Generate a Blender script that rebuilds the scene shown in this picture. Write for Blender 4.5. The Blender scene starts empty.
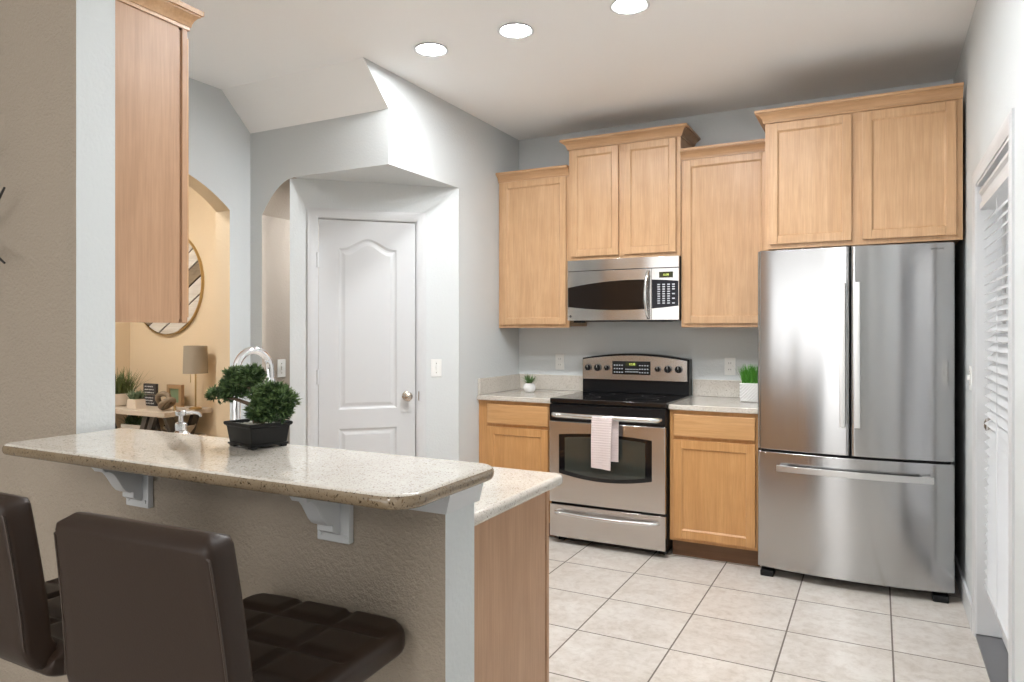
import bpy, bmesh, math, random
from mathutils import Vector, Matrix
random.seed(7)
SC = bpy.context.scene
COL = SC.collection

# ------------------------------------------------------------------ camera, world, exposure
F_PX, YAW, CAM_H, HORIZON = 703.6, 0.4796, 1.3443, 331.77
cam_d = bpy.data.cameras.new('camera')
cam = bpy.data.objects.new('camera', cam_d); COL.objects.link(cam)
cam.location = (0, 0, CAM_H)
cam.rotation_euler = (math.pi/2, 0, YAW)
cam_d.sensor_width = 36.0
cam_d.lens = F_PX/1024*36.0
cam_d.shift_y = -(341.0-HORIZON)/1024
cam_d.clip_start = 0.05
SC.camera = cam
SC.view_settings.view_transform = 'Standard'
SC.view_settings.look = 'None'
SC.view_settings.gamma = 1.0
SC.view_settings.use_curve_mapping = False
SC.view_settings.exposure = 0.93

world = bpy.data.worlds.new('world'); SC.world = world
world.use_nodes = True
wb = world.node_tree.nodes['Background']
wb.inputs['Color'].default_value = (0.98, 0.975, 0.96, 1)
wb.inputs['Strength'].default_value = 1.7

def area_light(name, loc, rot, sx, sy, power, color=(1, 1, 1), portal=False):
    l = bpy.data.lights.new(name, 'AREA'); l.shape = 'RECTANGLE'; l.size = sx; l.size_y = sy
    l.energy = power; l.color = color
    if portal: l.cycles.is_portal = True
    o = bpy.data.objects.new(name, l); COL.objects.link(o); o.location = loc; o.rotation_euler = rot
    return o
# daylight enters by the wide garden window in the wall behind the camera and by the glazed door
area_light('garden_window_portal', (-2.45, -3.62, 1.25), (-math.pi/2, 0, 0), 3.9, 2.3, 1, portal=True)
area_light('glazed_door_portal', (0.60, 3.19, 1.05), (0, math.pi/2, 0), 1.9, 0.8, 1, portal=True)

# unseen point light added behind the camera to brighten the ceiling
def point_light(name, loc, power, color, r):
    l = bpy.data.lights.new(name, 'POINT'); l.energy = power; l.color = color; l.shadow_soft_size = r
    o = bpy.data.objects.new(name, l); COL.objects.link(o); o.location = loc; return o
point_light('added_fill_light', (-0.6, -1.3, 2.1), 21, (1, .97, .93), .22)

LED = 162.0          # radiance of the recessed ceiling lamps

# ------------------------------------------------------------------ dimensions (metres)
XL, XR, YB, ZC = -2.421, 0.385, 4.771, 2.80        # kitchen left wall, right wall, back wall, ceiling
RX0, RX1 = -1.868, -1.106                          # range
FX0, FX1 = -0.592, 0.337                           # fridge
WY0, WY1 = 1.160, 1.271                            # half wall / full wall faces
WX = -1.95                                         # end of the full-height wall
HX = -0.75                                         # end of the half wall
AX0, AX1 = -3.62, -3.50                            # arch wall
ZS = 2.28                                          # soffit over pantry door
YS = 3.165

# ------------------------------------------------------------------ mesh helpers
def new(): return bmesh.new()
def bx(bm, x0, x1, y0, y1, z0, z1, bev=0.0, seg=2):
    r = bmesh.ops.create_cube(bm, size=1.0)
    vs = r['verts']
    for v in vs:
        v.co = Vector((x0+(v.co.x+.5)*(x1-x0), y0+(v.co.y+.5)*(y1-y0), z0+(v.co.z+.5)*(z1-z0)))
    if bev > 0:
        es = list({e for v in vs for e in v.link_edges})
        bmesh.ops.bevel(bm, geom=es, offset=bev, segments=seg, affect='EDGES', profile=0.5)
    return bm
def prism(bm, pts, axis, a0, a1, bev=0.0):
    # pts: polygon in the plane across `axis` (x: (y,z), y: (x,z), z: (x,y))
    def P(p, a):
        return {'x': (a, p[0], p[1]), 'y': (p[0], a, p[1]), 'z': (p[0], p[1], a)}[axis]
    A = [bm.verts.new(P(p, a0)) for p in pts]; B = [bm.verts.new(P(p, a1)) for p in pts]
    n = len(pts); fs = [bm.faces.new(A), bm.faces.new(list(reversed(B)))]
    for i in range(n): fs.append(bm.faces.new((A[i], B[i], B[(i+1) % n], A[(i+1) % n])))
    bmesh.ops.recalc_face_normals(bm, faces=fs)
    if bev > 0:
        es = list({e for f in fs[:2] for e in f.edges})
        bmesh.ops.bevel(bm, geom=es, offset=bev, segments=3, affect='EDGES', profile=0.5)
    return bm
def tube(bm, pts, r, n=10, closed=False, caps=True, flat=1.0):
    pts = [Vector(p) for p in pts]; m = len(pts)
    rr = r if isinstance(r, (list, tuple)) else [r]*m
    rings = []; up = None
    for i, p in enumerate(pts):
        if closed: t = pts[(i+1) % m]-pts[i-1]
        else: t = pts[min(i+1, m-1)]-pts[max(i-1, 0)]
        t.normalize()
        if up is None:
            up = Vector((0, 0, 1)) if abs(t.z) < .9 else Vector((1, 0, 0))
        s = t.cross(up)
        if s.length < 1e-6: s = t.orthogonal()
        s.normalize(); up = s.cross(t).normalized()
        rings.append([bm.verts.new(p+(s*math.cos(a)+up*math.sin(a)*flat)*rr[i]) for a in [2*math.pi*k/n for k in range(n)]])
    fs = []
    for i in range(m if closed else m-1):
        a, b = rings[i], rings[(i+1) % m]
        for k in range(n): fs.append(bm.faces.new((a[k], a[(k+1) % n], b[(k+1) % n], b[k])))
    if caps and not closed:
        fs.append(bm.faces.new(rings[0])); fs.append(bm.faces.new(rings[-1]))
    bmesh.ops.recalc_face_normals(bm, faces=fs)
    return bm
def lathe(bm, prof, loc=(0, 0, 0), n=32, M=None):
    lx, ly, lz = loc; rings = []; allv = []
    for r, z in prof:
        if r < 1e-6:
            v = [bm.verts.new((lx, ly, lz+z))]
        else:
            v = [bm.verts.new((lx+r*math.cos(2*math.pi*k/n), ly+r*math.sin(2*math.pi*k/n), lz+z)) for k in range(n)]
        rings.append(v); allv += v
    fs = []
    for a, b in zip(rings, rings[1:]):
        for k in range(n):
            q = [a[k % len(a)], a[(k+1) % len(a)], b[(k+1) % len(b)], b[k % len(b)]]
            u = []
            for v in q:
                if v not in u: u.append(v)
            if len(u) > 2: fs.append(bm.faces.new(u))
    bmesh.ops.recalc_face_normals(bm, faces=fs)
    if M is not None:
        for v in allv: v.co = M @ v.co
    return bm
def disc_on(bm, c, r, depth, normal='-y', n=24, bev=0.0):
    # a short cylinder standing out of a surface at c towards `normal`
    rot = {'-y': Matrix.Rotation(math.pi/2, 4, 'X'), '+x': Matrix.Rotation(math.pi/2, 4, 'Y'), '-x': Matrix.Rotation(-math.pi/2, 4, 'Y'),
           '+z': Matrix.Identity(4), '-z': Matrix.Rotation(math.pi, 4, 'X')}[normal]
    b = bev or min(r, depth)*0.2
    return lathe(bm, [(0, 0), (r, 0), (r, depth-b), (r-b, depth), (0, depth)], n=n, M=Matrix.Translation(c) @ rot)
def sweep(bm, path, prof):
    # path: list of functions o -> (x, y); prof: closed list of (o, z)
    rows = [[bm.verts.new((*p(o), z)) for o, z in prof] for p in path]
    n = len(prof); fs = []
    for a, b in zip(rows, rows[1:]):
        for k in range(n): fs.append(bm.faces.new((a[k], a[(k+1) % n], b[(k+1) % n], b[k])))
    fs.append(bm.faces.new(rows[0])); fs.append(bm.faces.new(rows[-1]))
    bmesh.ops.recalc_face_normals(bm, faces=fs)
    return bm
def arc(cx, cy, r, a0, a1, n):
    return [(cx+r*math.cos(math.radians(a0+(a1-a0)*i/n)), cy+r*math.sin(math.radians(a0+(a1-a0)*i/n))) for i in range(n+1)]
def xform(bm, M):
    bm.transform(M); return bm

def obj(name, bm, mat, parent=None, local=False, smooth=35, pick=None, label=None, M=None):
    if M is not None: bm.transform(M)
    me = bpy.data.meshes.new(name)
    if parent is not None and not local:
        bm.transform(Matrix.Translation(-world_loc(parent)))
    mats = mat if isinstance(mat, (list, tuple)) else [mat]
    if pick:
        bm.normal_update()
        for f in bm.faces: f.material_index = pick(f)
    bm.to_mesh(me); bm.free()
    for m in mats: me.materials.append(m)
    me.shade_smooth(); me.set_sharp_from_angle(angle=math.radians(smooth))
    o = bpy.data.objects.new(name, me); COL.objects.link(o)
    if smooth <= 35:
        wn = o.modifiers.new('weighted_normals', 'WEIGHTED_NORMAL'); wn.keep_sharp = True; wn.weight = 50
    if parent is not None: o.parent = parent
    if label: o['label'] = label
    return o
def world_loc(o):
    v = Vector((0, 0, 0))
    while o is not None: v += Vector(o.location); o = o.parent
    return v
def tag(o, label, cat, group=None):
    o['label'] = label; o['category'] = cat
    if group: o['group'] = group
    return o
def thing(name, label, cat, loc=(0, 0, 0), rotz=0.0, group=None):
    o = bpy.data.objects.new(name, None); COL.objects.link(o)
    o.empty_display_size = 0.05
    o.location = loc; o.rotation_euler = (0, 0, rotz)
    return tag(o, label, cat, group)
def struct(name, bm, mat, parent=None, pick=None, smooth=35, M=None, label=None):
    o = obj(name, bm, mat, parent, pick=pick, smooth=smooth, M=M)
    if parent is None: o['kind'] = 'structure'
    if label: o['label'] = label
    return o
def dup(root, loc, rotz, label=None, group=None):
    r = root.copy(); COL.objects.link(r); r.location = loc; r.rotation_euler = (0, 0, rotz)
    if label: r['label'] = label
    if group: r['group'] = group
    for ch in list(root.children):
        c = ch.copy(); COL.objects.link(c); c.parent = r
        for g in list(ch.children):
            d = g.copy(); COL.objects.link(d); d.parent = c
    return r
def text_part(name, s, size, M, mat, parent, depth=0.0004):
    cu = bpy.data.curves.new(name, 'FONT'); cu.body = s; cu.size = size; cu.extrude = depth
    cu.align_x = 'CENTER'; cu.align_y = 'CENTER'
    tmp = bpy.data.objects.new(name+'_t', cu); COL.objects.link(tmp)
    dg = bpy.context.evaluated_depsgraph_get()
    me = bpy.data.meshes.new_from_object(tmp.evaluated_get(dg))
    bpy.data.objects.remove(tmp)
    me.transform(Matrix.Translation(-world_loc(parent)) @ M)
    me.materials.clear(); me.materials.append(mat)
    o = bpy.data.objects.new(name, me); COL.objects.link(o); o.parent = parent
    return o
FACE_NY = Matrix.Rotation(math.pi/2, 4, 'X')     # text in XY -> facing -Y

# ------------------------------------------------------------------ materials
def mat(name, col, rough=0.5, metal=0.0, spec=0.5, **kw):
    m = bpy.data.materials.new(name); m.use_nodes = True
    b = m.node_tree.nodes['Principled BSDF']
    b.inputs['Base Color'].default_value = (*col, 1)
    b.inputs['Roughness'].default_value = rough
    b.inputs['Metallic'].default_value = metal
    b.inputs['Specular IOR Level'].default_value = spec
    for k, v in kw.items(): b.inputs[k].default_value = v
    return m
def nodes(m): return m.node_tree.nodes, m.node_tree.links, m.node_tree.nodes['Principled BSDF']
def coord(m, scale=(1, 1, 1), kind='Object'):
    N, L, b = nodes(m)
    t = N.new('ShaderNodeTexCoord'); mp = N.new('ShaderNodeMapping'); mp.inputs['Scale'].default_value = scale
    L.new(t.outputs[kind], mp.inputs['Vector']); return mp.outputs['Vector']
def noise(m, vec, scale, detail=4, rough=0.5, dist=0.0):
    N, L, b = nodes(m)
    n = N.new('ShaderNodeTexNoise'); n.inputs['Scale'].default_value = scale; n.inputs['Detail'].default_value = detail
    n.inputs['Roughness'].default_value = rough; n.inputs['Distortion'].default_value = dist
    if vec is not None: L.new(vec, n.inputs['Vector'])
    return n.outputs['Fac']
def ramp(m, fac, stops):
    N, L, b = nodes(m)
    r = N.new('ShaderNodeValToRGB'); e = r.color_ramp.elements
    while len(e) > 1: e.remove(e[-1])
    e[0].position = stops[0][0]; e[0].color = (*stops[0][1], 1)
    for p, c in stops[1:]:
        q = e.new(p); q.color = (*c, 1)
    L.new(fac, r.inputs['Fac']); return r.outputs['Color']
def mix(m, fac, a, b_, mode='MIX'):
    N, L, b = nodes(m)
    x = N.new('ShaderNodeMix'); x.data_type = 'RGBA'; x.blend_type = mode
    def put(s, v):
        if isinstance(v, (tuple, list)): s.default_value = (*v, 1)
        elif isinstance(v, float): s.default_value = v
        else: L.new(v, s)
    put(x.inputs['Factor'], fac); put(x.inputs['A'], a); put(x.inputs['B'], b_)
    return x.outputs['Result']
def bump(m, h, strength, dist=0.01):
    N, L, b = nodes(m)
    n = N.new('ShaderNodeBump'); n.inputs['Strength'].default_value = strength; n.inputs['Distance'].default_value = dist
    L.new(h, n.inputs['Height']); L.new(n.outputs['Normal'], b.inputs['Normal'])
def math_(m, op, a, b_=None):
    N, L, b = nodes(m)
    n = N.new('ShaderNodeMath'); n.operation = op
    for i, v in enumerate((a, b_)):
        if v is None: continue
        if isinstance(v, (int, float)): n.inputs[i].default_value = v
        else: L.new(v, n.inputs[i])
    return n.outputs[0]

def paint(name, col, tex=0.22, rough=0.65, sc=85, dist=.008):
    m = mat(name, col, rough, spec=0.3)
    v = coord(m)
    bump(m, noise(m, v, sc, 3, .6), tex, dist)
    return m
def wood(name, c0, c1, c2, vert=True, rough=0.32, axis='z'):
    m = mat(name, c1, rough, spec=0.4)
    N, L, b = nodes(m)
    sc = {'z': (9, 9, .75), 'x': (.75, 9, 9), 'y': (9, .75, 9)}[axis]
    v = coord(m, sc)
    a = noise(m, v, 2.6, 6, .6, .6)
    sc2 = {'z': (60, 60, 2.2), 'x': (2.2, 60, 60), 'y': (60, 2.2, 60)}[axis]
    v2 = coord(m, sc2)
    g = noise(m, v2, 2.5, 4, .6, .2)
    base = ramp(m, a, [(0.25, c0), (0.5, c1), (0.75, c2)])
    fine = ramp(m, g, [(0.3, (.86, .84, .82)), (0.65, (1, 1, 1))])
    v3 = coord(m); blot = ramp(m, noise(m, v3, 7, 3, .5), [(0.3, (.93, .92, .9)), (.7, (1, 1, 1))])
    c = mix(m, 1.0, base, fine, 'MULTIPLY'); c = mix(m, 1.0, c, blot, 'MULTIPLY')
    L.new(c, b.inputs['Base Color'])
    bump(m, g, 0.04, 0.002)
    return m
def granite(name, base, dark, light, spk, scale=170):
    m = mat(name, base, 0.045, spec=0.6)
    N, L, b = nodes(m)
    v = coord(m)
    big = ramp(m, noise(m, v, 9, 4, .6), [(0.3, light), (0.7, base)])
    a = ramp(m, noise(m, v, scale, 3, .7), [(0.34, dark), (0.43, (1, 1, 1)), (0.6, (1, 1, 1)), (0.68, spk)])
    c = mix(m, 1.0, big, a, 'MULTIPLY')
    vo = N.new('ShaderNodeTexVoronoi'); vo.inputs['Scale'].default_value = scale*.6; L.new(v, vo.inputs['Vector'])
    bits = ramp(m, vo.outputs['Distance'], [(0.0, (.62, .55, .48)), (0.16, (.8, .76, .7)), (.24, (1, 1, 1))])
    c = mix(m, 0.7, c, bits, 'MULTIPLY')
    L.new(c, b.inputs['Base Color'])
    return m
ANROT = 0.25
def steel(name, col=(.60, .60, .605), rough=0.17, axis='z', streak=0.012):
    m = mat(name, col, rough, 1.0)
    N, L, b = nodes(m)
    sc = {'z': (160, 160, 1.2), 'x': (1.2, 160, 160)}[axis]
    v = coord(m, sc)
    n_ = noise(m, v, 2.0, 3, .6)
    tg = N.new('ShaderNodeTangent'); tg.direction_type = 'RADIAL'; tg.axis = 'Z'; L.new(tg.outputs[0], b.inputs['Tangent'])
    b.inputs['Anisotropic'].default_value = .8; b.inputs['Anisotropic Rotation'].default_value = ANROT
    r = N.new('ShaderNodeMapRange'); r.inputs['To Min'].default_value = rough-.02; r.inputs['To Max'].default_value = rough+.03
    L.new(n_, r.inputs['Value']); L.new(r.outputs['Result'], b.inputs['Roughness'])
    bump(m, n_, streak, 0.0006)
    return m
def emit(name, col, strength):
    m = bpy.data.materials.new(name); m.use_nodes = True
    N = m.node_tree.nodes; b = N['Principled BSDF']
    b.inputs['Base Color'].default_value = (*col, 1)
    b.inputs['Emission Color'].default_value = (*col, 1); b.inputs['Emission Strength'].default_value = strength
    return m

M_wall = paint('wall_paint_grey', (.63, .655, .66))
M_tan = paint('wall_paint_tan', (.70, .55, .37))
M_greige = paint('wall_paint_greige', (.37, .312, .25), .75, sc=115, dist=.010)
M_ceil = paint('ceiling_paint', (.93, .93, .925), .08)
M_white = mat('white_trim_paint', (.61, .62, .63), .35)
M_plastic = mat('white_plastic', (.80, .80, .78), .35)
M_maple = wood('maple_upper', (.54, .325, .17), (.61, .38, .21), (.67, .435, .255))
M_maple_h = wood('maple_rail', (.50, .29, .145), (.57, .345, .185), (.63, .395, .225), axis='x')
M_base = wood('maple_base', (.53, .27, .10), (.59, .315, .125), (.65, .36, .155))
M_base_h = wood('maple_drawer', (.55, .295, .12), (.61, .345, .15), (.67, .39, .185), axis='x')
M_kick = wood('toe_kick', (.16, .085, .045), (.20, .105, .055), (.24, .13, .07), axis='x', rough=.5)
M_end = wood('maple_end_panel', (.46, .27, .16), (.50, .30, .18), (.55, .335, .205), rough=.38)
M_gran = granite('granite_counter', (.585, .545, .485), (.42, .37, .31), (.655, .62, .565), (.62, .55, .47))
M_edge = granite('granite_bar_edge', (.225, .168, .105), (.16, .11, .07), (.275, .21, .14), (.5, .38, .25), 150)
M_steel = steel('brushed_steel', (.46, .46, .465))
M_steel_h = steel('brushed_steel_horizontal', (.60, .585, .57), .20, 'x')
M_handle = mat('satin_handle_steel', (.72, .72, .72), .22, 1.0)
M_chrome = mat('chrome', (.85, .85, .86), .06, 1.0)
M_nickel = mat('satin_nickel', (.55, .50, .44), .25, 1.0)
M_blackglass = mat('black_glass', (.006, .006, .007), .05)
M_black = mat('black_enamel', (.008, .008, .009), .28, spec=.25)
M_dark = mat('dark_grey_plastic', (.05, .05, .052), .45)
M_ovenglass = mat('oven_window_glass', (.035, .040, .034), .06, spec=.9)
M_mwglass = mat('microwave_window', (.012, .008, .006), .12, spec=.3)
M_keypad = mat('keypad_black', (.006, .006, .011), .22, spec=.25)
M_button = mat('grey_button_print', (.50, .52, .56), .5)
M_whiteprint = mat('white_print', (.75, .75, .72), .5)
M_lcd = mat('lcd_olive', (.030, .034, .012), .2)
M_lcdtext = emit('lcd_digits', (.65, .8, .15), .5)
M_lens = emit('led_lens', (.965, .985, 1.0), LED)
M_potblack = mat('black_bonsai_pot', (.004, .004, .004), .38, spec=.35)
M_bark = mat('bark', (.10, .065, .04), .8)
M_pebble = mat('pale_pebbles', (.5, .48, .42), .8)
M_leafd = mat('bonsai_green', (.040, .080, .026), .55)
M_leafl = mat('bonsai_light_green', (.115, .185, .062), .55)
M_grass = mat('bright_grass', (.09, .32, .035), .5)
M_succ = mat('succulent_green', (.10, .20, .06), .5)
M_sage = mat('sage_green', (.17, .23, .13), .6)
M_olive = mat('olive_grass', (.10, .13, .035), .6)
M_ceramic = mat('white_ceramic', (.82, .81, .80), .25)
M_potcream = mat('cream_pot', (.68, .58, .47), .7)
M_table = wood('pale_table_wood', (.52, .43, .34), (.59, .50, .41), (.66, .57, .48), axis='x', rough=.5)
M_tleg = wood('grey_table_leg', (.055, .048, .042), (.075, .066, .058), (.10, .09, .08), rough=.6)
M_shade = mat('linen_lamp_shade', (.30, .25, .19), .9)
M_brass = mat('antique_brass', (.50, .36, .17), .3, 1.0)
M_knot = wood('driftwood_knot', (.16, .115, .07), (.24, .18, .12), (.33, .25, .17), axis='x', rough=.6)
M_signdark = mat('dark_sign', (.045, .040, .038), .7)
M_oak = mat('oak_block', (.36, .22, .11), .5)
M_plank_w = wood('whitewashed_plank', (.55, .50, .43), (.66, .61, .54), (.74, .70, .64), axis='x', rough=.6)
M_iron = mat('black_iron', (.012, .011, .010), .45)
M_alu = mat('aluminium_threshold', (.30, .30, .31), .45, .8)
M_basket = wood('pale_basket', (.38, .33, .27), (.46, .40, .33), (.52, .46, .39), axis='x', rough=.8)

# leather
M_leather = mat('brown_leather', (.027, .015, .0095), .40, spec=.30)
_v = coord(M_leather); bump(M_leather, noise(M_leather, _v, 260, 3, .6), .12, .0015)
M_pipe = mat('leather_piping', (.042, .026, .018), .4)

# towel: pale pink waffle weave
M_towel = mat('pink_towel', (.70, .60, .585), .95, spec=.1)
def _towel():
    m = M_towel; N, L, b = nodes(m)
    g = N.new('ShaderNodeNewGeometry'); s = N.new('ShaderNodeSeparateXYZ'); L.new(g.outputs['Position'], s.inputs[0])
    fx = math_(m, 'SINE', math_(m, 'MULTIPLY', s.outputs['X'], 520))
    fz = math_(m, 'SINE', math_(m, 'MULTIPLY', s.outputs['Z'], 420))
    h = math_(m, 'ADD', math_(m, 'MULTIPLY', fx, .35), fz)
    L.new(ramp(m, math_(m, 'MULTIPLY_ADD', fz, .5), [(0, (.70, .60, .585)), (1, (.70, .60, .585))]), b.inputs['Base Color'])
    bump(m, h, .35, .003)
_towel()

# floor tiles
M_tile = mat('floor_tile', (.6, .55, .5), .30)
def _tile():
    m = M_tile; N, L, b = nodes(m)
    T, tx, ty, g = .4189, -1.2018, 3.3698, .0035
    geo = N.new('ShaderNodeNewGeometry'); s = N.new('ShaderNodeSeparateXYZ'); L.new(geo.outputs['Position'], s.inputs[0])
    u = math_(m, 'DIVIDE', math_(m, 'SUBTRACT', s.outputs['X'], tx), T)
    v = math_(m, 'DIVIDE', math_(m, 'SUBTRACT', s.outputs['Y'], ty), T)
    def edge(w):
        f = math_(m, 'FRACT', w)
        return math_(m, 'MINIMUM', f, math_(m, 'SUBTRACT', 1.0, f))
    e = math_(m, 'MINIMUM', edge(u), edge(v))
    line = math_(m, 'LESS_THAN', e, g/T)
    cb = N.new('ShaderNodeCombineXYZ'); L.new(math_(m, 'FLOOR', u), cb.inputs[0]); L.new(math_(m, 'FLOOR', v), cb.inputs[1])
    wn = N.new('ShaderNodeTexWhiteNoise'); L.new(cb.outputs[0], wn.inputs['Vector'])
    # per-tile shift of the mottling
    ad = N.new('ShaderNodeVectorMath'); ad.operation = 'MULTIPLY_ADD'
    L.new(wn.outputs['Color'], ad.inputs[0]); ad.inputs[1].default_value = (9, 9, 9); L.new(geo.outputs['Position'], ad.inputs[2])
    n1 = noise(m, ad.outputs[0], 6, 6, .65, .8)
    n2 = noise(m, ad.outputs[0], 26, 5, .7, .3)
    c1 = ramp(m, n1, [(0.28, (.575, .52, .46)), (0.5, (.66, .615, .565)), (0.72, (.73, .70, .655))])
    c2 = ramp(m, n2, [(0.3, (.82, .79, .76)), (0.55, (1, 1, 1))])
    c = mix(m, 1.0, c1, c2, 'MULTIPLY')
    tone = ramp(m, wn.outputs['Value'], [(0, (.93, .93, .93)), (1, (1, 1, 1))])
    c = mix(m, 1.0, c, tone, 'MULTIPLY')
    c = mix(m, line, c, (.17, .145, .125))
    L.new(c, b.inputs['Base Color'])
    rr = N.new('ShaderNodeMapRange'); rr.inputs['To Min'].default_value = .30; rr.inputs['To Max'].default_value = .85
    L.new(line, rr.inputs['Value']); L.new(rr.outputs['Result'], b.inputs['Roughness'])
    hh = math_(m, 'SUBTRACT', math_(m, 'MULTIPLY', n2, .08), line)
    bump(m, hh, .35, .003)
_tile()

# ================================================================== ROOM SHELL
struct('floor', bx(new(), -6.4, 0.385, -3.8, 4.95, -0.1, 0.0), M_tile)
struct('ceiling', bx(new(), -6.4, 0.6, -3.8, 4.95, ZC, ZC+.1), M_ceil)
struct('wall_back', bx(new(), XL-.1, XR+.15, YB, YB+.12, 0, ZC), M_wall)

# right wall with door opening
DY0, DY1, DZ = 2.780, 3.690, 1.993
bm = new()
bx(bm, XR, XR+.15, -3.7, DY0, 0, ZC); bx(bm, XR, XR+.15, DY1, YB, 0, ZC); bx(bm, XR, XR+.15, DY0, DY1, DZ, ZC)
struct('wall_right', bm, M_wall)

# kitchen left wall: bulkhead with sloped underside of the stair, lower wall, pantry wall, arch passage
bm = new()
prism(bm, [(2.945, ZC), (YS, 2.59), (YS, ZS), (YB, ZS), (YB, ZC)], 'x', -3.55, XL)
bx(bm, XL-.1, XL, 3.905, YB, 0, ZS)
struct('wall_left', bm, [M_wall, M_ceil], pick=lambda f: 1 if (f.normal.y < -.3 and f.normal.z < -.3) else 0)

PA = Vector((-3.165, YS, 0)); PB = Vector((XL, 3.90, 0)); PL = (PB-PA).length
PANG = math.atan2(PB.y-PA.y, PB.x-PA.x)
MP = Matrix.Translation(PA) @ Matrix.Rotation(PANG, 4, 'Z')    # local x along the pantry wall, local +y behind it
PD0, PD1, PDZ = 0.163, 0.772, 2.045
bm = new()
bx(bm, 0, PD0, 0, .1, 0, ZS); bx(bm, PD1, PL, 0, .1, 0, ZS); bx(bm, PD0, PD1, 0, .1, PDZ, ZS)
struct('wall_pantry', bm, M_wall, M=MP)

# arched side passage beside the pantry
ap = [(-3.399, 0), (-3.399, 2.071)]
for i in range(1, 11):
    t = i/10; X = -3.399+.262*t
    ap.append((X, 2.071+.207*math.sqrt(max(0, 1-(1-t)**2.0))*(.72+.28*t) if False else 2.071+.206*(1-(1-t)**1.9)))
poly = [(-3.55, 0)] + ap + [(-3.137, ZS), (-3.55, ZS)]
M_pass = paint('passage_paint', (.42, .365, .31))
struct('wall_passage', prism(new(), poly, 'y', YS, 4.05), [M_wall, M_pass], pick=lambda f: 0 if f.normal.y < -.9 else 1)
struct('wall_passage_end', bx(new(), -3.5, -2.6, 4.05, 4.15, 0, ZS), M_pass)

# wall with the big arch to the foyer
AC, AW, AS, AT = 2.407, 0.60, 2.085, 2.30
R = (AW*AW+(AT-AS)**2)/(2*(AT-AS))
a = math.degrees(math.asin(AW/R))
arch = [(AC+p[0], AT-R+p[1]) for p in arc(0, 0, R, 90+a, 90-a, 24)]     # left spring -> right spring
poly = [(WY1, 0), (AC-AW, 0)] + arch + [(AC+AW, 0), (YS, 0), (YS, ZC), (WY1, ZC)]
struct('wall_arch', prism(new(), poly, 'x', AX0, AX1), [M_wall, M_tan], pick=lambda f: 0 if f.normal.x > .9 else 1)

# foyer beyond the arch
struct('wall_foyer', bx(new(), -5.69, AX0, 3.76, 3.88, 0, ZC), M_tan)
struct('wall_foyer_side', bx(new(), -5.69, -5.57, WY1, 3.76, 0, ZC), M_tan)
struct('wall_foyer_return', bx(new(), AX0, AX0+.1, YS, 3.88, 0, ZC), M_tan)

# dining side: full-height wall, half wall, and the room behind the camera
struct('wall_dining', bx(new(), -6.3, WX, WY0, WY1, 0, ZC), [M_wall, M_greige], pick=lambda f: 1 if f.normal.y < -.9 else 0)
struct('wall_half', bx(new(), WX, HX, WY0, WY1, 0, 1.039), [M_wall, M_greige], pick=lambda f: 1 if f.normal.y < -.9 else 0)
struct('wall_far_left', bx(new(), -6.3, -6.2, -3.7, WY0, 0, ZC), M_greige)
bm = new()
bx(bm, -6.3, -4.4, -3.7, -3.6, 0, ZC); bx(bm, -.5, XR, -3.7, -3.6, 0, ZC); bx(bm, -4.4, -.5, -3.7, -3.6, 2.4, ZC); bx(bm, -4.4, -.5, -3.7, -3.6, 0, .1)
struct('wall_rear', bm, M_wall)

# trim: cap under the bar on the half wall end, skirting boards
bm = new()
prism(bm, [(HX+.020, 1.039), (HX+.008, .990), (WX+.02, .990), (WX+.02, 1.039)], 'y', WY0-.010, WY1+.008)
struct('trim_1', bm, M_white)
bm = new(); bx(bm, XR-.014, XR, DY1+.06, 4.75, 0, .11, .004)
struct('baseboard_right', bm, M_white)
bm = new(); bx(bm, -6.2, HX, WY0-.014, WY0, 0, .10, .004)
struct('baseboard_dining', bm, M_white)
bm = new(); bx(bm, -5.57, AX0, 3.746, 3.76, 0, .11, .004)
struct('baseboard_foyer', bm, M_white)

# ---- pantry door (door_1) with casing
def casing(bm, k0, k1, zt, w, y0, y1):
    prof = [(0, y1), (0, y0+.008), (.012, y0+.003), (.03, y0), (w-.016, y0), (w-.010, y0+.004), (w, y0+.004), (w, y1)]   # from opening outwards
    rows = []
    for px, pz, sx, sz in ((k0, 0, -1, 0), (k0, zt, -1, 1), (k1, zt, 1, 1), (k1, 0, 1, 0)):
        rows.append([bm.verts.new((px+sx*o, y, pz+sz*o)) for o, y in prof])
    n = len(prof); fs = []
    for A, B in zip(rows, rows[1:]):
        for i in range(n): fs.append(bm.faces.new((A[i], A[(i+1) % n], B[(i+1) % n], B[i])))
    fs.append(bm.faces.new(rows[0])); fs.append(bm.faces.new(rows[-1]))
    bmesh.ops.recalc_face_normals(bm, faces=fs)
    return bm
bm = casing(new(), PD0, PD1, PDZ, .06, -.018, 0)
struct('trim_2', bm, M_white, M=MP)
bm = new()                                              # jamb with door stop
bx(bm, PD0, PD0+.004, 0, .1, 0, PDZ); bx(bm, PD1-.004, PD1, 0, .1, 0, PDZ); bx(bm, PD0, PD1, 0, .1, PDZ-.004, PDZ)
struct('trim_3', bm, M_white, M=MP)

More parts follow.
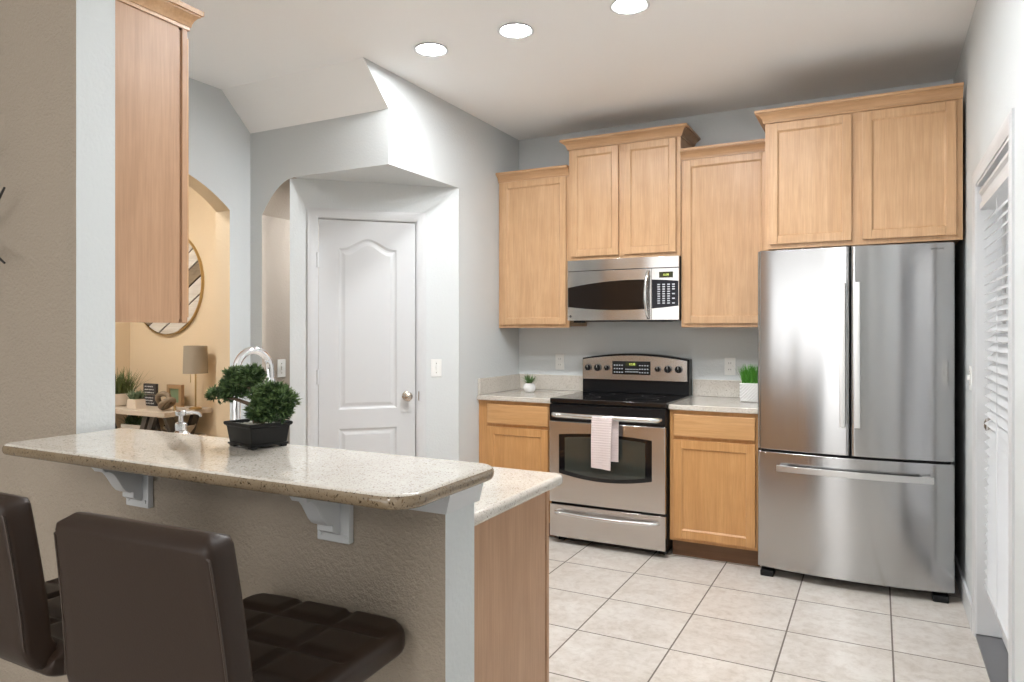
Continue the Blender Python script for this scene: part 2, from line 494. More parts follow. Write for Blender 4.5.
def panel_door(k0, k1, z0, z1, y0):
    # slab with an arched top panel and a square bottom panel, moulded into the front face
    bm = new(); bx(bm, k0, k1, y0+.010, y0+.040, z0, z1)
    W = k1-k0; s = .118
    a0, a1 = k0+s, k1-s
    def top(zs, rise, x0, x1, n=28):
        out = []
        for i in range(n+1):
            t = i/n; u = abs(2*t-1)
            f = 1-u/0.92 if u < .92 else 0
            f = .5-.5*math.cos(math.pi*max(0, min(1, f)))
            out.append((x0+(x1-x0)*t, zs+rise*f))
        return out
    P1 = lambda i: [(a0+i, .862+i), (a1-i, .862+i)] + list(reversed(top(1.862-i, .062, a0+i, a1-i)))
    P2 = lambda i: [(a0+i, .24+i), (a1-i, .24+i), (a1-i, .742-i), (a0+i, .742-i)]
    # frame face with two holes: bridge with strips
    def ring(bm, A, ya, B, yb):
        va = [bm.verts.new((x, ya, z)) for x, z in A]; vb = [bm.verts.new((x, yb, z)) for x, z in B]
        n = len(A)
        for i in range(n):
            f = bm.faces.new((va[i], va[(i+1) % n], vb[(i+1) % n], vb[i]))
    for P in (P1, P2):
        ring(bm, P(0), y0, P(.012), y0+.009)
        ring(bm, P(.012), y0+.009, P(.022), y0+.009)
        ring(bm, P(.022), y0+.009, P(.040), y0+.003)
        f = bm.faces.new([bm.verts.new((x, y0+.003, z)) for x, z in P(.040)])
    # outer flat: stiles, rails
    def quad(x0, x1, za, zb):
        bm.faces.new([bm.verts.new(c) for c in ((x0, y0, za), (x1, y0, za), (x1, y0, zb), (x0, y0, zb))])
    quad(k0, a0, z0, z1); quad(a1, k1, z0, z1); quad(a0, a1, z0, .24); quad(a0, a1, .742, .862)
    tp = top(1.862, .062, a0, a1)
    for (xa, za), (xb, zb) in zip(tp, tp[1:]):
        bm.faces.new([bm.verts.new(c) for c in ((xa, y0, za), (xb, y0, zb), (xb, y0, z1), (xa, y0, z1))])
    # edge faces of slab front
    for (xa, xb, za, zb) in ((k0, k0, z0, z1), (k1, k1, z0, z1), (k0, k1, z1, z1), (k0, k1, z0, z0)):
        if xa == xb: c = ((xa, y0, za), (xa, y0+.011, za), (xa, y0+.011, zb), (xa, y0, zb))
        else: c = ((xa, y0, za), (xb, y0, za), (xb, y0+.011, za), (xa, y0+.011, za))
        bm.faces.new([bm.verts.new(q) for q in c])
    bmesh.ops.remove_doubles(bm, verts=bm.verts, dist=1e-5)
    # all front faces look towards -y
    bm.normal_update()
    for f in bm.faces:
        if f.normal.y > .05 and f.calc_center_median().y < y0+.0105: f.normal_flip()
    return bm
d1 = struct('door_1', panel_door(PD0+.007, PD1-.007, .012, PDZ-.008, .006), M_white, M=MP, smooth=9)
def knob_bm(c):
    return lathe(new(), [(0, 0), (.032, 0), (.032, .004), (.027, .009), (.013, .012), (.011, .03), (.015, .036), (.026, .044), (.029, .055), (.026, .064), (.014, .070), (0, .071)],
                 M=Matrix.Translation(c) @ Matrix.Rotation(math.pi/2, 4, 'X'), n=28)
k = obj('door_knob', knob_bm((.711, .006, .935)), M_nickel, d1, M=MP, label='satin nickel round knob')
bm = bx(new(), PD1+.008, PD1+.014, -.0195, -.012, .905, .965, .001)
obj('strike_plate', bm, M_nickel, d1, M=MP)
for hz in (1.785, 1.067, .35):
    bm = new(); tube(bm, [(PD0-.001, -.012, hz-.045), (PD0-.001, -.012, hz+.045)], .008, 10)
    bx(bm, PD0-.001, PD0+.02, -.004, .007, hz-.045, hz+.045)
    obj('hinge', bm, M_white, d1, M=MP)

# ---- glazed exterior door (door_2) in the right wall
MR = Matrix.Translation((XR, 0, 0)) @ Matrix.Rotation(-math.pi/2, 4, 'Z')    # local x = -Y world, local y = +X world (behind wall face)
bm = casing(new(), -DY1, -DY0, DZ, .062, -.012, 0)
struct('trim_4', bm, M_white, M=MR)
bm = new(); bx(bm, -DY1, -DY1+.012, 0, .14, .02, DZ); bx(bm, -DY0-.012, -DY0, 0, .14, .02, DZ); bx(bm, -DY1, -DY0, 0, .14, DZ-.012, DZ)
struct('trim_5', bm, M_white, M=MR)
bm = bx(new(), -DY1+.0, -DY0, -.004, .14, 0.0, .016, .004)
struct('trim_6', bm, M_alu, M=MR)
bm = new(); x0, x1 = -DY1+.014, -DY0-.014; ya, yb = .090, .130
bx(bm, x0, x0+.11, ya, yb, .02, DZ-.014, .003); bx(bm, x1-.11, x1, ya, yb, .02, DZ-.014, .003)
bx(bm, x0+.11, x1-.11, ya, yb, .02, .26, .003); bx(bm, x0+.11, x1-.11, ya, yb, DZ-.014-.12, DZ-.014, .003)
d2 = struct('door_2', bm, M_white, M=MR)
M_glass = bpy.data.materials.new('clear_glass'); M_glass.use_nodes = True
_b = M_glass.node_tree.nodes['Principled BSDF']; _b.inputs['Transmission Weight'].default_value = 1; _b.inputs['Roughness'].default_value = 0; _b.inputs['IOR'].default_value = 1.45
obj('glass_pane', bx(new(), x0+.108, x1-.108, .108, .114, .258, DZ-.13), M_glass, d2, M=MR)
obj('door_knob', knob_bm((x0+.055, ya, .945)), M_nickel, d2, M=MR, label='satin nickel round knob')
bm = lathe(new(), [(0, 0), (.028, 0), (.028, .006), (.022, .014), (.010, .016), (0, .016)], M=MR @ Matrix.Translation((x0+.055, ya, 1.09)) @ Matrix.Rotation(math.pi/2, 4, 'X'), n=24)
obj('deadbolt', bm, M_nickel, d2)

bl = thing('window_blind', 'white slatted blind hanging on the glazed outside door at the right', 'blind', (XR+.06, 3.19, .2))
bm = new(); s0, s1 = x0+.076, x1-.02
nsl = 40
for i in range(nsl):
    z = .30+i*(1.83-.30)/(nsl-1)
    M_ = Matrix.Translation((0, .038, z)) @ Matrix.Rotation(math.radians(38), 4, 'X')
    t = bx(new(), s0, s1, -.024, .024, -.0013, .0013); t.transform(M_)
    tmp = bpy.data.meshes.new('t'); t.to_mesh(tmp); t.free(); bm.from_mesh(tmp); bpy.data.meshes.remove(tmp)
for xx in (s0+.12, (s0+s1)/2, s1-.12):
    tube(bm, [(xx, .014, .27), (xx, .014, 1.86)], .0012, 6); tube(bm, [(xx, .062, .27), (xx, .062, 1.86)], .0012, 6)
obj('slats', bm, M_white, bl, M=MR)
obj('bottom_rail', bx(new(), s0, s1, .016, .060, .245, .268, .005), M_white, bl, M=MR)
bm = new(); prism(bm, [(.002, 1.865), (.002, 1.892), (.009, 1.902), (.009, 1.925), (.0, 1.935), (.0, 1.948), (.076, 1.948), (.076, 1.865)], 'x', s0-.004, s1+.004)
obj('valance', bm, M_white, bl, M=MR)

# ---- recessed ceiling lamps
def downlight(x, y, label, group=None, ZC=ZC):
    t = thing('recessed_light', label, 'ceiling light', (x, y, ZC), group=group)
    obj('trim_ring', lathe(new(), [(.070, 0), (.078, -.001), (.086, -.004), (.088, -.007), (.084, -.008), (.074, -.006), (.070, -.003), (.070, 0)], (x, y, ZC), 40), M_white, t)
    obj('lens', lathe(new(), [(0, -.0035), (.069, -.0035), (.070, -.001), (.070, -.0002), (0, -.0002)], (x, y, ZC), 40), M_lens, t)
    return t
downlight(-2.04, 3.02, 'recessed round ceiling lamp nearest the sloped ceiling, first of three', 'recessed ceiling lamps')
downlight(-1.55, 3.02, 'recessed round ceiling lamp in the middle of the row of three', 'recessed ceiling lamps')
downlight(-0.98, 3.02, 'recessed round ceiling lamp cut by the top edge, in front of the fridge cabinet', 'recessed ceiling lamps')
for x, y in ((-.95, 2.25), (-.55, 2.3), (-5.1, 2.35), (-4.5, 2.2), (-4.0, 2.35)):  # extra lamps out of view, added to brighten kitchen and foyer
    downlight(x, y, 'unseen ceiling lamp added for brightness beyond the upper edge of the view', 'added lamps out of view')

downlight(-2.98, 3.85, 'unseen lamp added in the low ceiling to brighten the arched passage', None, ZS)  # hidden lamp added behind the pantry wall to lift the dark passage

# ================================================================== CABINETS
def shaker(x0, x1, z0, z1, yf, face=-1, rail=.044, t=.019):
    # recessed-panel door; front face at y=yf, looking to -y (face=-1) or +y
    bm = new(); s = -face
    def box(xa, xb, za, zb, d0, d1, bev=.0025):
        ya, yb = yf+s*d0, yf+s*d1
        bx(bm, xa, xb, min(ya, yb), max(ya, yb), za, zb, bev, 2)
    box(x0, x0+rail, z0, z1, 0, t); box(x1-rail, x1, z0, z1, 0, t)
    box(x0+rail, x1-rail, z0, z0+rail, 0, t); box(x0+rail, x1-rail, z1-rail, z1, 0, t)
    # sloped inner moulding and the flat field
    i0, i1, j0, j1 = x0+rail, x1-rail, z0+rail, z1-rail
    A = [(i0, j0), (i1, j0), (i1, j1), (i0, j1)]; B = [(i0+.008, j0+.008), (i1-.008, j0+.008), (i1-.008, j1-.008), (i0+.008, j1-.008)]
    va = [bm.verts.new((x, yf+s*.0035, z)) for x, z in A]; vb = [bm.verts.new((x, yf+s*.010, z)) for x, z in B]
    fs = [bm.faces.new((va[i], va[(i+1) % 4], vb[(i+1) % 4], vb[i])) for i in range(4)] + [bm.faces.new(vb)]
    bm.normal_update()
    for f in fs:
        if f.normal.y*face < 0: f.normal_flip()
    return bm
CROWN = [(0, 0), (.009, 0), (.009, .011), (.013, .011), (.015, .020), (.021, .031), (.031, .041), (.041, .046), (.041, .051), (.050, .051), (.050, .066), (0, .066)]
def crown(z, pts, k=1.0):
    return sweep(new(), pts, [(o*k, z+h) for o, h in CROWN])

def upper(label, x0, x1, z0, z1, yf, doors, crownpath, ctop, mw=False):
    t = thing('wall_cabinet', label, 'cabinet', ((x0+x1)/2, YB, z0), group='maple wall cabinets along the back wall')
    bm = bx(new(), x0, x1, yf+.019, YB, z0+.012, z1, .001)
    obj('body', bm, M_maple, t)
    # face frame: outer stiles, rails, mid stile
    bm = new()
    xs = sorted({x0, x1}); st = .034
    bx(bm, x0, x0+st, yf, yf+.019, z0, z1, .001); bx(bm, x1-st, x1, yf, yf+.019, z0, z1, .001)
    bx(bm, x0+st, x1-st, yf, yf+.019, z0, z0+.04, .001); bx(bm, x0+st, x1-st, yf, yf+.019, z1-.06, z1, .001)
    for (a, b), (c, d) in zip(doors, doors[1:]):
        bx(bm, b-.012, c+.012, yf, yf+.019, z0+.04, z1-.06, .001)
    obj('face_frame', bm, M_maple, t)
    for a, b in doors:
        obj('door', shaker(a, b, z0+.024, z1-.018, yf-.020), M_maple, t)
    obj('crown_moulding', crown(ctop-.066, crownpath), M_maple_h, t, smooth=22)
    return t
UF = YB-.325
C1, C2, C3 = (XL, RX0), (RX0, RX1), (RX1, -.556)
upper('maple wall cabinet in the corner beside the left wall, single door', C1[0]+.003, C1[1]-.002, 1.372, 2.425, UF, [(C1[0]+.033, C1[1]-.022)],
      [lambda o: (C1[0]+.003, UF-o), lambda o: (C1[1]-.002, UF-o)], 2.476)
upper('maple wall cabinet with two doors above the microwave', C2[0], C2[1], 1.826, 2.59, UF-.012, [(C2[0]+.020, C2[0]+.356), (C2[1]-.366, C2[1]-.026)],
      [lambda o: (C2[0]-o, YB), lambda o: (C2[0]-o, UF-.012-o), lambda o: (C2[1]+o, UF-.012-o), lambda o: (C2[1]+o, YB)], 2.645)
upper('maple wall cabinet between the microwave cabinet and the fridge cabinet', C3[0]+.002, C3[1]-.002, 1.372, 2.44, UF, [(C3[0]+.022, C3[1]-.018)],
      [lambda o: (C3[0]+.002, UF-o), lambda o: (C3[1]-.002, UF-o)], 2.492)
F4 = 4.09; C4 = (-.552, .370)
upper('wide deep maple wall cabinet with two doors above the fridge', C4[0], C4[1], 1.798, 2.50, F4, [(C4[0]+.022, -.122), (-.072, C4[1]-.028)],
      [lambda o: (C4[0]-o, YB), lambda o: (C4[0]-o, F4-o), lambda o: (C4[1], F4-o)], 2.556)

# wall cabinet over the peninsula, hung on the dining wall, seen from its end
t = thing('wall_cabinet', 'wall cabinet at upper left seen from its plain end panel, beside the grey wall end', 'cabinet', (-2.4, WY1, 1.372))
PX, PY = WX-.006, 1.494
obj('body', bx(new(), -2.85, PX-.004, WY1, PY, 1.384, 2.30, .001), M_end, t)
bm = new(); bx(bm, -2.85, PX-.004, PY, PY+.019, 1.384, 1.42); bx(bm, -2.85, PX-.004, PY, PY+.019, 2.26, 2.31); bx(bm, PX-.036, PX+.003, PY, PY+.019, 1.372, 2.31, .002); bx(bm, -2.85, -2.81, PY, PY+.019, 1.372, 2.31, .002)
obj('face_frame', bm, M_end, t)
bm = bx(new(), PX-.004, PX+.001, WY1, PY-.010, 1.372, 2.31, .001)
obj('end_panel', bm, M_end, t)
for a, b in ((-2.83, -2.41), (-2.39, -1.972)): obj('door', shaker(a, b, 1.39, 2.29, PY+.039, face=1), M_maple, t)
obj('crown_moulding', crown(2.305, [lambda o: (PX+o, WY1), lambda o: (PX+o, PY+.019+o), lambda o: (-2.85, PY+.019+o)], .72), M_maple_h, t)

# base cabinets
BF = YB-.61
def base(label, x0, x1, dx0, dx1):
    t = thing('base_cabinet', label, 'cabinet', ((x0+x1)/2, YB-.3, 0), group='maple base cabinets along the back wall')
    obj('body', bx(new(), x0, x1, BF+.019, YB-.002, .105, .879, .001), M_base, t)
    bm = new(); st = .03
    bx(bm, x0, dx0+.012, BF, BF+.019, .105, .879, .001); bx(bm, dx1-.012, x1, BF, BF+.019, .105, .879, .001)
    for za, zb in ((.105, .145), (.69, .735), (.845, .879)): bx(bm, dx0+.012, dx1-.012, BF, BF+.019, za, zb)
    obj('face_frame', bm, M_kick if False else M_base, t)
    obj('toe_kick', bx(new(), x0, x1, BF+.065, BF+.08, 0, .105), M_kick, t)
    d = bx(new(), dx0, dx1, BF-.019, BF, .727, .858, .006, 3)
    obj('drawer', d, M_base_h, t)
    obj('door', shaker(dx0, dx1, .125, .707, BF-.019, rail=.05), M_base, t)
    return t
base('maple base cabinet with a drawer in the corner left of the range', XL+.002, RX0-.004, XL+.075, RX0-.024)
base('maple base cabinet with a drawer between range and fridge', RX1+.004, FX0-.008, RX1+.030, FX0-.020)

# counters on the back wall
def counter(label, x0, x1, side=False):
    bm = new(); bx(bm, x0, x1, YB-.640, YB, .882, .914, .006, 3)
    t = thing('countertop', label, 'countertop', ((x0+x1)/2, YB-.3, .882))
    obj('slab', bm, M_gran, t)
    obj('backsplash', bx(new(), x0, x1, YB-.02, YB, .9145, 1.026, .003), M_gran, t)
    if side: obj('side_splash', bx(new(), x0, x0+.02, YB-.625, YB-.021, .9145, 1.026, .003), M_gran, t)
counter('speckled granite countertop in the corner left of the range', XL+.001, RX0-.002, True)
counter('speckled granite countertop between range and fridge', RX1+.002, FX0-.004)

# peninsula: base cabinet, lower counter, bar top, corbels
t = thing('base_cabinet', 'peninsula base cabinet with plain wooden end panel beside the half wall', 'cabinet', (-2.1, 1.6, 0))
obj('body', bx(new(), -3.45, -.873, WY1+.004, 1.885, .105, .879), M_base, t)
bm = new(); bx(bm, -.873, -.867, WY1+.012, 1.880, 0, .880, .001)
obj('end_panel', bm, M_end, t)
bm = new(); bx(bm, -.905, -.866, 1.886, 1.905, .1, .880, .002); bx(bm, -3.45, -.905, 1.886, 1.904, .84, .879); bx(bm, -3.45, -.905, 1.886, 1.904, .105, .15)
obj('face_frame', bm, M_end, t)
for i in range(5): obj('door', shaker(-3.42+i*.505, -3.42+i*.505+.47, .14, .84, 1.924, face=1), M_base, t)
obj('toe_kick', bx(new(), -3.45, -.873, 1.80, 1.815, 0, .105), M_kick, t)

def rounded(x0, x1, y0, y1, r, n=8):
    # r: radii at (x0,y0),(x1,y0),(x1,y1),(x0,y1)
    P = []
    for (cx, cy, a, q) in ((x0+r[0], y0+r[0], 180, r[0]), (x1-r[1], y0+r[1], 270, r[1]), (x1-r[2], y1-r[2], 0, r[2]), (x0+r[3], y1-r[3], 90, r[3])):
        P += arc(cx, cy, q, a, a+90, n) if q > 0 else [(cx, cy)]
    return P
def slab_bullnose(P, z0, z1, br):
    bm = new(); prism(bm, P, 'z', z0, z1)
    es = [e for e in bm.edges if abs(e.verts[0].co.z-e.verts[1].co.z) < 1e-6]
    bmesh.ops.bevel(bm, geom=es, offset=br, segments=4, affect='EDGES', profile=0.5)
    return bm
o = obj('countertop', slab_bullnose(rounded(-3.48, -.843, WY1+.002, 1.975, (0, .0, .03, 0)), .881, .914, .012), M_gran)
tag(o, 'lower granite countertop of the peninsula behind the raised bar', 'countertop')
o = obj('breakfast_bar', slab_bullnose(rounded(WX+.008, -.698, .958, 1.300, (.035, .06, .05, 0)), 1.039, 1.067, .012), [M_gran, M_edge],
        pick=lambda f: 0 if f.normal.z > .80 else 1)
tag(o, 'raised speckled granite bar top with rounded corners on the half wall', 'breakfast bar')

def corbel(x, label):
    t = thing('corbel', label, 'corbel', (x, WY0, .90), group='white corbels under the bar top')
    bm = bx(new(), x-.044, x+.044, WY0-.016, WY0, .900, 1.039, .003)
    obj('back_plate', bm, M_white, t)
    prof = [(WY0-.016, 1.0385), (WY0-.122, 1.0385), (WY0-.122, 1.020), (WY0-.112, 1.006)]
    for i in range(1, 9):
        a_ = i/8
        prof.append((WY0-.112+.072*a_, 1.006-.062*a_-.020*math.sin(math.pi*a_)*0+.010*math.sin(2*math.pi*a_)))
    prof += [(WY0-.040, .930), (WY0-.028, .922), (WY0-.016, .918)]
    obj('bracket', prism(new(), prof, 'x', x-.022, x+.022, .002), M_white, t)
    for sx in (-.033, .033): obj('screw_cap', disc_on(new(), (x+sx, WY0-.016, .916), .005, .003), M_white, t)
corbel(-1.022, 'white wooden corbel under the bar top behind the nearer stool')
corbel(-1.668, 'white wooden corbel under the bar top near the full height wall')

# ================================================================== RANGE
t = thing('range', 'stainless steel electric range with black glass cooktop between base cabinets', 'range', ((RX0+RX1)/2, YB-.35, 0))
a0, a1 = RX0+.003, RX1-.003; W = a1-a0; RF = YB-.638        # front plane of the body
obj('body', bx(new(), a0, a1, RF, YB-.01, .035, .890, .003), M_black, t)
for xx in (a0+.03, a1-.07): obj('foot', bx(new(), xx, xx+.04, RF+.05, RF+.09, 0, .036), M_black, t)
bm = new(); bx(bm, a0-.001, a1+.001, RF-.022, YB-.085, .890, .921, .006, 3)
ct = obj('cooktop', bm, M_blackglass, t)
for (cx, cy, r) in ((a0+.2, YB-.24, .085), (a1-.2, YB-.24, .075), (a0+.2, YB-.49, .075), (a1-.2, YB-.49, .10)):
    obj('burner_ring', lathe(new(), [(r, .0), (r+.002, .0), (r+.002, .0004), (r, .0004), (r, 0)], (cx, cy, .9212), 40), M_dark, ct)
# oven door
def window_poly(x0, x1, z0, z1, up, dn, n=16):
    P = [(x0+(x1-x0)*i/n, z0-dn*(1-(2*i/n-1)**2)) for i in range(n+1)]
    P += [(x1-(x1-x0)*i/n, z1+up*(1-(2*i/n-1)**2)) for i in range(n+1)]
    return P
DF = RF-.040
bm = bx(new(), a0+.004, a1-.004, DF, RF-.002, .265, .778, .005, 3)
dr = obj('oven_door', bm, M_steel_h, t)
obj('window_frame', prism(new(), window_poly(a0+.072, a1-.083, .452, .696, .016, .034), 'y', DF-.0015, DF+.003), M_blackglass, dr)
obj('window_glass', prism(new(), window_poly(a0+.112, a1-.123, .470, .680, .013, .028), 'y', DF-.0022, DF+.002), M_ovenglass, dr)
obj('door_top_band', bx(new(), a0+.004, a1-.004, DF+.004, RF-.002, .780, .884, .004), M_black, dr)
def bow_handle(xa, xb, z, y, out, r, drop=0.0, n=18):
    pts = [(xa, y, z)]
    for i in range(n+1):
        u = i/n
        pts.append((xa+.012+(xb-xa-.024)*u, y-out*(.62+.38*math.sin(math.pi*u)) if 0 < i < n else y-out*.55, z-drop*math.sin(math.pi*u)))
    pts.append((xb, y, z))
    return tube(new(), pts, r, 12)
obj('door_handle', bow_handle(a0+.035, a1-.035, .822, DF+.006, .062, .0165), M_handle, dr, smooth=60)
dw = obj('warming_drawer', bx(new(), a0+.004, a1-.004, DF+.006, RF-.002, .045, .250, .005, 3), M_steel_h, t)
obj('drawer_handle', bow_handle(a0+.05, a1-.05, .205, DF+.008, .048, .013, .006), M_handle, dw, smooth=60)
# control backguard
GY = YB-.095
bm = new()
top = [(a0+W*i/16, 1.160+.034*(1-(2*i/16-1)**2)) for i in range(17)]
prism(bm, [(a0, .9215), (a1, .9215)] + list(reversed(top)), 'y', GY, YB-.012, .003)
bg = obj('backguard', bm, M_black, t)
xs0, xs1 = a0+.006, a1-.010
topf = [(xs0+(xs1-xs0)*i/16, 1.150+.032*(1-(2*i/16-1)**2)) for i in range(17)]
Mtilt = Matrix.Identity(4)
obj('control_panel', prism(new(), [(xs0, 1.012), (xs1, 1.012)] + list(reversed(topf)), 'y', GY-.016, GY-.0005, .002), M_steel_h, bg)
PYF = GY-.016
for fr, rr in ((.060, .021), (.155, .0235), (.248, .018), (.735, .018), (.828, .0235), (.925, .0225)):
    c = (xs0+(xs1-xs0)*fr, PYF, 1.093)
    bm = new(); disc_on(bm, c, rr, .020, '-y', 28, .004)
    bx(bm, c[0]-.004, c[0]+.004, PYF-.027, PYF-.018, c[2]-rr*.95, c[2]+rr*.95, .0015)
    kb = obj('knob', bm, M_black, bg)
    obj('pointer_mark', bx(new(), c[0]-.0012, c[0]+.0012, PYF-.0278, PYF-.0268, c[2]+.002, c[2]+rr*.9), M_whiteprint, kb)
    bm = new()
    for q in range(9):
        aa = math.radians(-40+q*32.5)
        bx(bm, c[0]+math.cos(aa)*(rr+.006)-.0010, c[0]+math.cos(aa)*(rr+.006)+.0010, PYF-.0006, PYF, c[2]+math.sin(aa)*(rr+.006)-.0010, c[2]+math.sin(aa)*(rr+.006)+.0010)
    obj('dial_marks', bm, M_dark, bg)
ds0, ds1 = xs0+(xs1-xs0)*.30, xs0+(xs1-xs0)*.665
dsp = obj('display', bx(new(), ds0, ds1, PYF-.003, PYF, 1.050, 1.142, .001), M_blackglass, bg)
obj('clock_window', bx(new(), ds0+.095, ds1-.095, PYF-.0038, PYF-.0028, 1.108, 1.134), M_lcd, dsp)
text_part('clock_digits', '12:30', .020, Matrix.Translation((ds0+.142, PYF-.0042, 1.121)) @ FACE_NY, M_lcdtext, dsp)
bm = new()
for sx in (ds0+.012, ds1-.078):
    for i in range(4):
        for j in range(3): bx(bm, sx+i*.018, sx+i*.018+.010, PYF-.0036, PYF-.0029, 1.062+j*.024, 1.062+j*.024+.007)
for i in range(9): bx(bm, ds0+.095+i*.0105, ds0+.095+i*.0105+.006, PYF-.0036, PYF-.0029, 1.066, 1.073); bx(bm, ds0+.095+i*.0105, ds0+.095+i*.0105+.006, PYF-.0036, PYF-.0029, 1.084, 1.090)
obj('buttons', bm, M_button, dsp)

# towel over the oven door handle
def towel():
    bm = new(); hy = DF+.006-.060; hz = .822; r = .0165
    tx0, tx1 = a0+W*.428, a0+W*.600
    path = []
    for i in range(22): path.append((hy-r-.003-.010*math.sin(i/21*2.2), .520+(hz-.520)*i/21))
    for i in range(1, 8):
        q = math.pi-math.pi*i/8; path.append((hy+r*math.cos(q), hz+r*math.sin(q)))
    for i in range(16): path.append((hy+r+.002-.004*math.sin(i/15*2), hz-(hz-.560)*i/15))
    nx = 16; rows = []
    for j, (y, z) in enumerate(path):
        row = []
        for i in range(nx+1):
            u = i/nx; front = j < 26
            sh = (0.0 if front else .026)*min(1, max(0, (j-22)/8))
            down = max(0, (hz-z)/.36)
            wdt = 1-.06*down*(1 if front else .3)
            x = tx0+(tx1-tx0)*(.5+(u-.5)*wdt)+sh-(.012*down if front else 0)
            yy = y+.004*math.sin(u*9+j*.08)*down*(-1 if front else 0)
            zz = z-(.010*u if j == 0 else .010*u*max(0, 1-j/6) if front else 0)
            row.append(bm.verts.new((x, yy, zz)))
        rows.append(row)
    for A, B in zip(rows, rows[1:]):
        for i in range(nx): bm.faces.new((A[i], A[i+1], B[i+1], B[i]))
    bmesh.ops.recalc_face_normals(bm, faces=bm.faces)
    bmesh.ops.solidify(bm, geom=bm.faces[:], thickness=.004)
    o = obj('towel', bm, M_towel, smooth=60)
    tag(o, 'pale pink waffle kitchen towel hanging over the oven door handle', 'towel')
towel()

# ================================================================== MICROWAVE
t = thing('microwave', 'stainless over-the-range microwave under the two-door cabinet', 'microwave', ((RX0+RX1)/2, YB, 1.42))
MF = 4.385; m0, m1 = RX0+.003, RX1-.003; MW = m1-m0
obj('body', bx(new(), m0, m1, MF+.028, YB-.002, 1.418, 1.823, .002), M_dark, t)
def bow_panel(x0, x1, z0, z1, yf, yb, bow, holes=None, n=20, zc=None):
    # horizontally bowed face plate
    P = [(x0+(x1-x0)*i/n, yf+bow*(2*((x0+(x1-x0)*i/n)-m0)/MW-1)**2) for i in range(n+1)] + [(x1, yb), (x0, yb)]
    return prism(new(), P, 'z', z0, z1, .0015)
BOW = .016
obj('vent_panel', bow_panel(m0, m1, 1.752, 1.823, MF, MF+.027, BOW), M_steel_h, t)
md = obj('door', bow_panel(m0, m0+MW*.770, 1.420, 1.748, MF, MF+.027, BOW), M_steel_h, t)
def curved_poly(P, off, thick=.003):
    # polygon in x,z laid on the bowed face
    bm = new(); prism(bm, P, 'y', 0, thick)
    bmesh.ops.triangulate(bm, faces=[f for f in bm.faces if len(f.verts) > 4])
    for v in bm.verts: v.co.y += MF-off+BOW*(2*(v.co.x-m0)/MW-1)**2
    return bm
def strip_poly(x0, x1, lo, hi, n=30):
    bm = new(); r0 = []
    for i in range(n+1):
        x = x0+(x1-x0)*i/n; y = MF+BOW*(2*(x-m0)/MW-1)**2
        r0.append([bm.verts.new((x, y-.002, lo(x))), bm.verts.new((x, y-.002, hi(x))), bm.verts.new((x, y+.006, hi(x))), bm.verts.new((x, y+.006, lo(x)))])
    for A, B in zip(r0, r0[1:]):
        for q in range(4): bm.faces.new((A[q], A[(q+1) % 4], B[(q+1) % 4], B[q]))
    bm.faces.new(r0[0]); bm.faces.new(r0[-1])
    bmesh.ops.recalc_face_normals(bm, faces=bm.faces)
    return bm
sm = lambda x: (x-m0)/MW
hi_ = lambda x: 1.640+.040*(1-((sm(x)-.62)/.62)**2)
lo_ = lambda x: 1.512-.026*(1-((sm(x)-.52)/.52)**2)
obj('window', strip_poly(m0+.004, m0+MW*.722, lo_, hi_), M_mwglass, md)
cp = obj('control_panel', bow_panel(m0+MW*.774, m1, 1.420, 1.748, MF, MF+.027, BOW), M_steel_h, t)
obj('keypad', strip_poly(m0+MW*.776, m1-.002, lo_, hi_), M_keypad, cp)
xk = lambda f_: m0+MW*f_
yk = lambda x: MF+BOW*(2*(x-m0)/MW-1)**2
bm = new()
for i, fx in enumerate((.835, .876, .917, .957)):
    for j in range(9):
        if j == 4 and i in (1, 2): pass
        z = 1.522+j*.0148
        if i == 3 and j in (1, 3, 5): continue
        x = xk(fx); bx(bm, x-.0085, x+.0085, yk(x)-.0030, yk(x)-.0018, z, z+.0075)
obj('buttons', bm, M_button, cp)
x0_, x1_ = xk(.838), xk(.952)
lcd = obj('display', bx(new(), x0_, x1_, yk(x0_)-.003, yk(x1_)+.004, 1.687, 1.724), M_lcd, cp)
text_part('clock_digits', '12:30', .017, Matrix.Translation(((x0_+x1_)/2, yk(x0_)-.0036, 1.705)) @ FACE_NY, M_lcdtext, cp)
hx = xk(.748); pts = []
for i in range(15):
    u = i/14; pts.append((hx-.010*math.sin(math.pi*u), yk(hx)-.004-.040*math.sin(math.pi*min(1, max(0, u)))**.6, 1.432+.298*u))
obj('handle', tube(new(), pts, .011, 12), M_handle, md, smooth=60)
bm = disc_on(new(), (xk(.030), yk(xk(.030)), 1.448), .008, .0015, '-y', 24)
obj('logo_badge', bm, M_dark, md)
text_part('logo_letters', 'GE', .008, Matrix.Translation((xk(.030), yk(xk(.030))-.0020, 1.448)) @ FACE_NY, M_button, md)
obj('grease_filter', bx(new(), m0+.10, m1-.10, MF+.10, MF+.25, 1.412, 1.4178), M_dark, t)
obj('task_lamp_cover', bx(new(), m0+.03, m0+.09, MF+.05, MF+.12, 1.405, 1.4178), M_black, t)

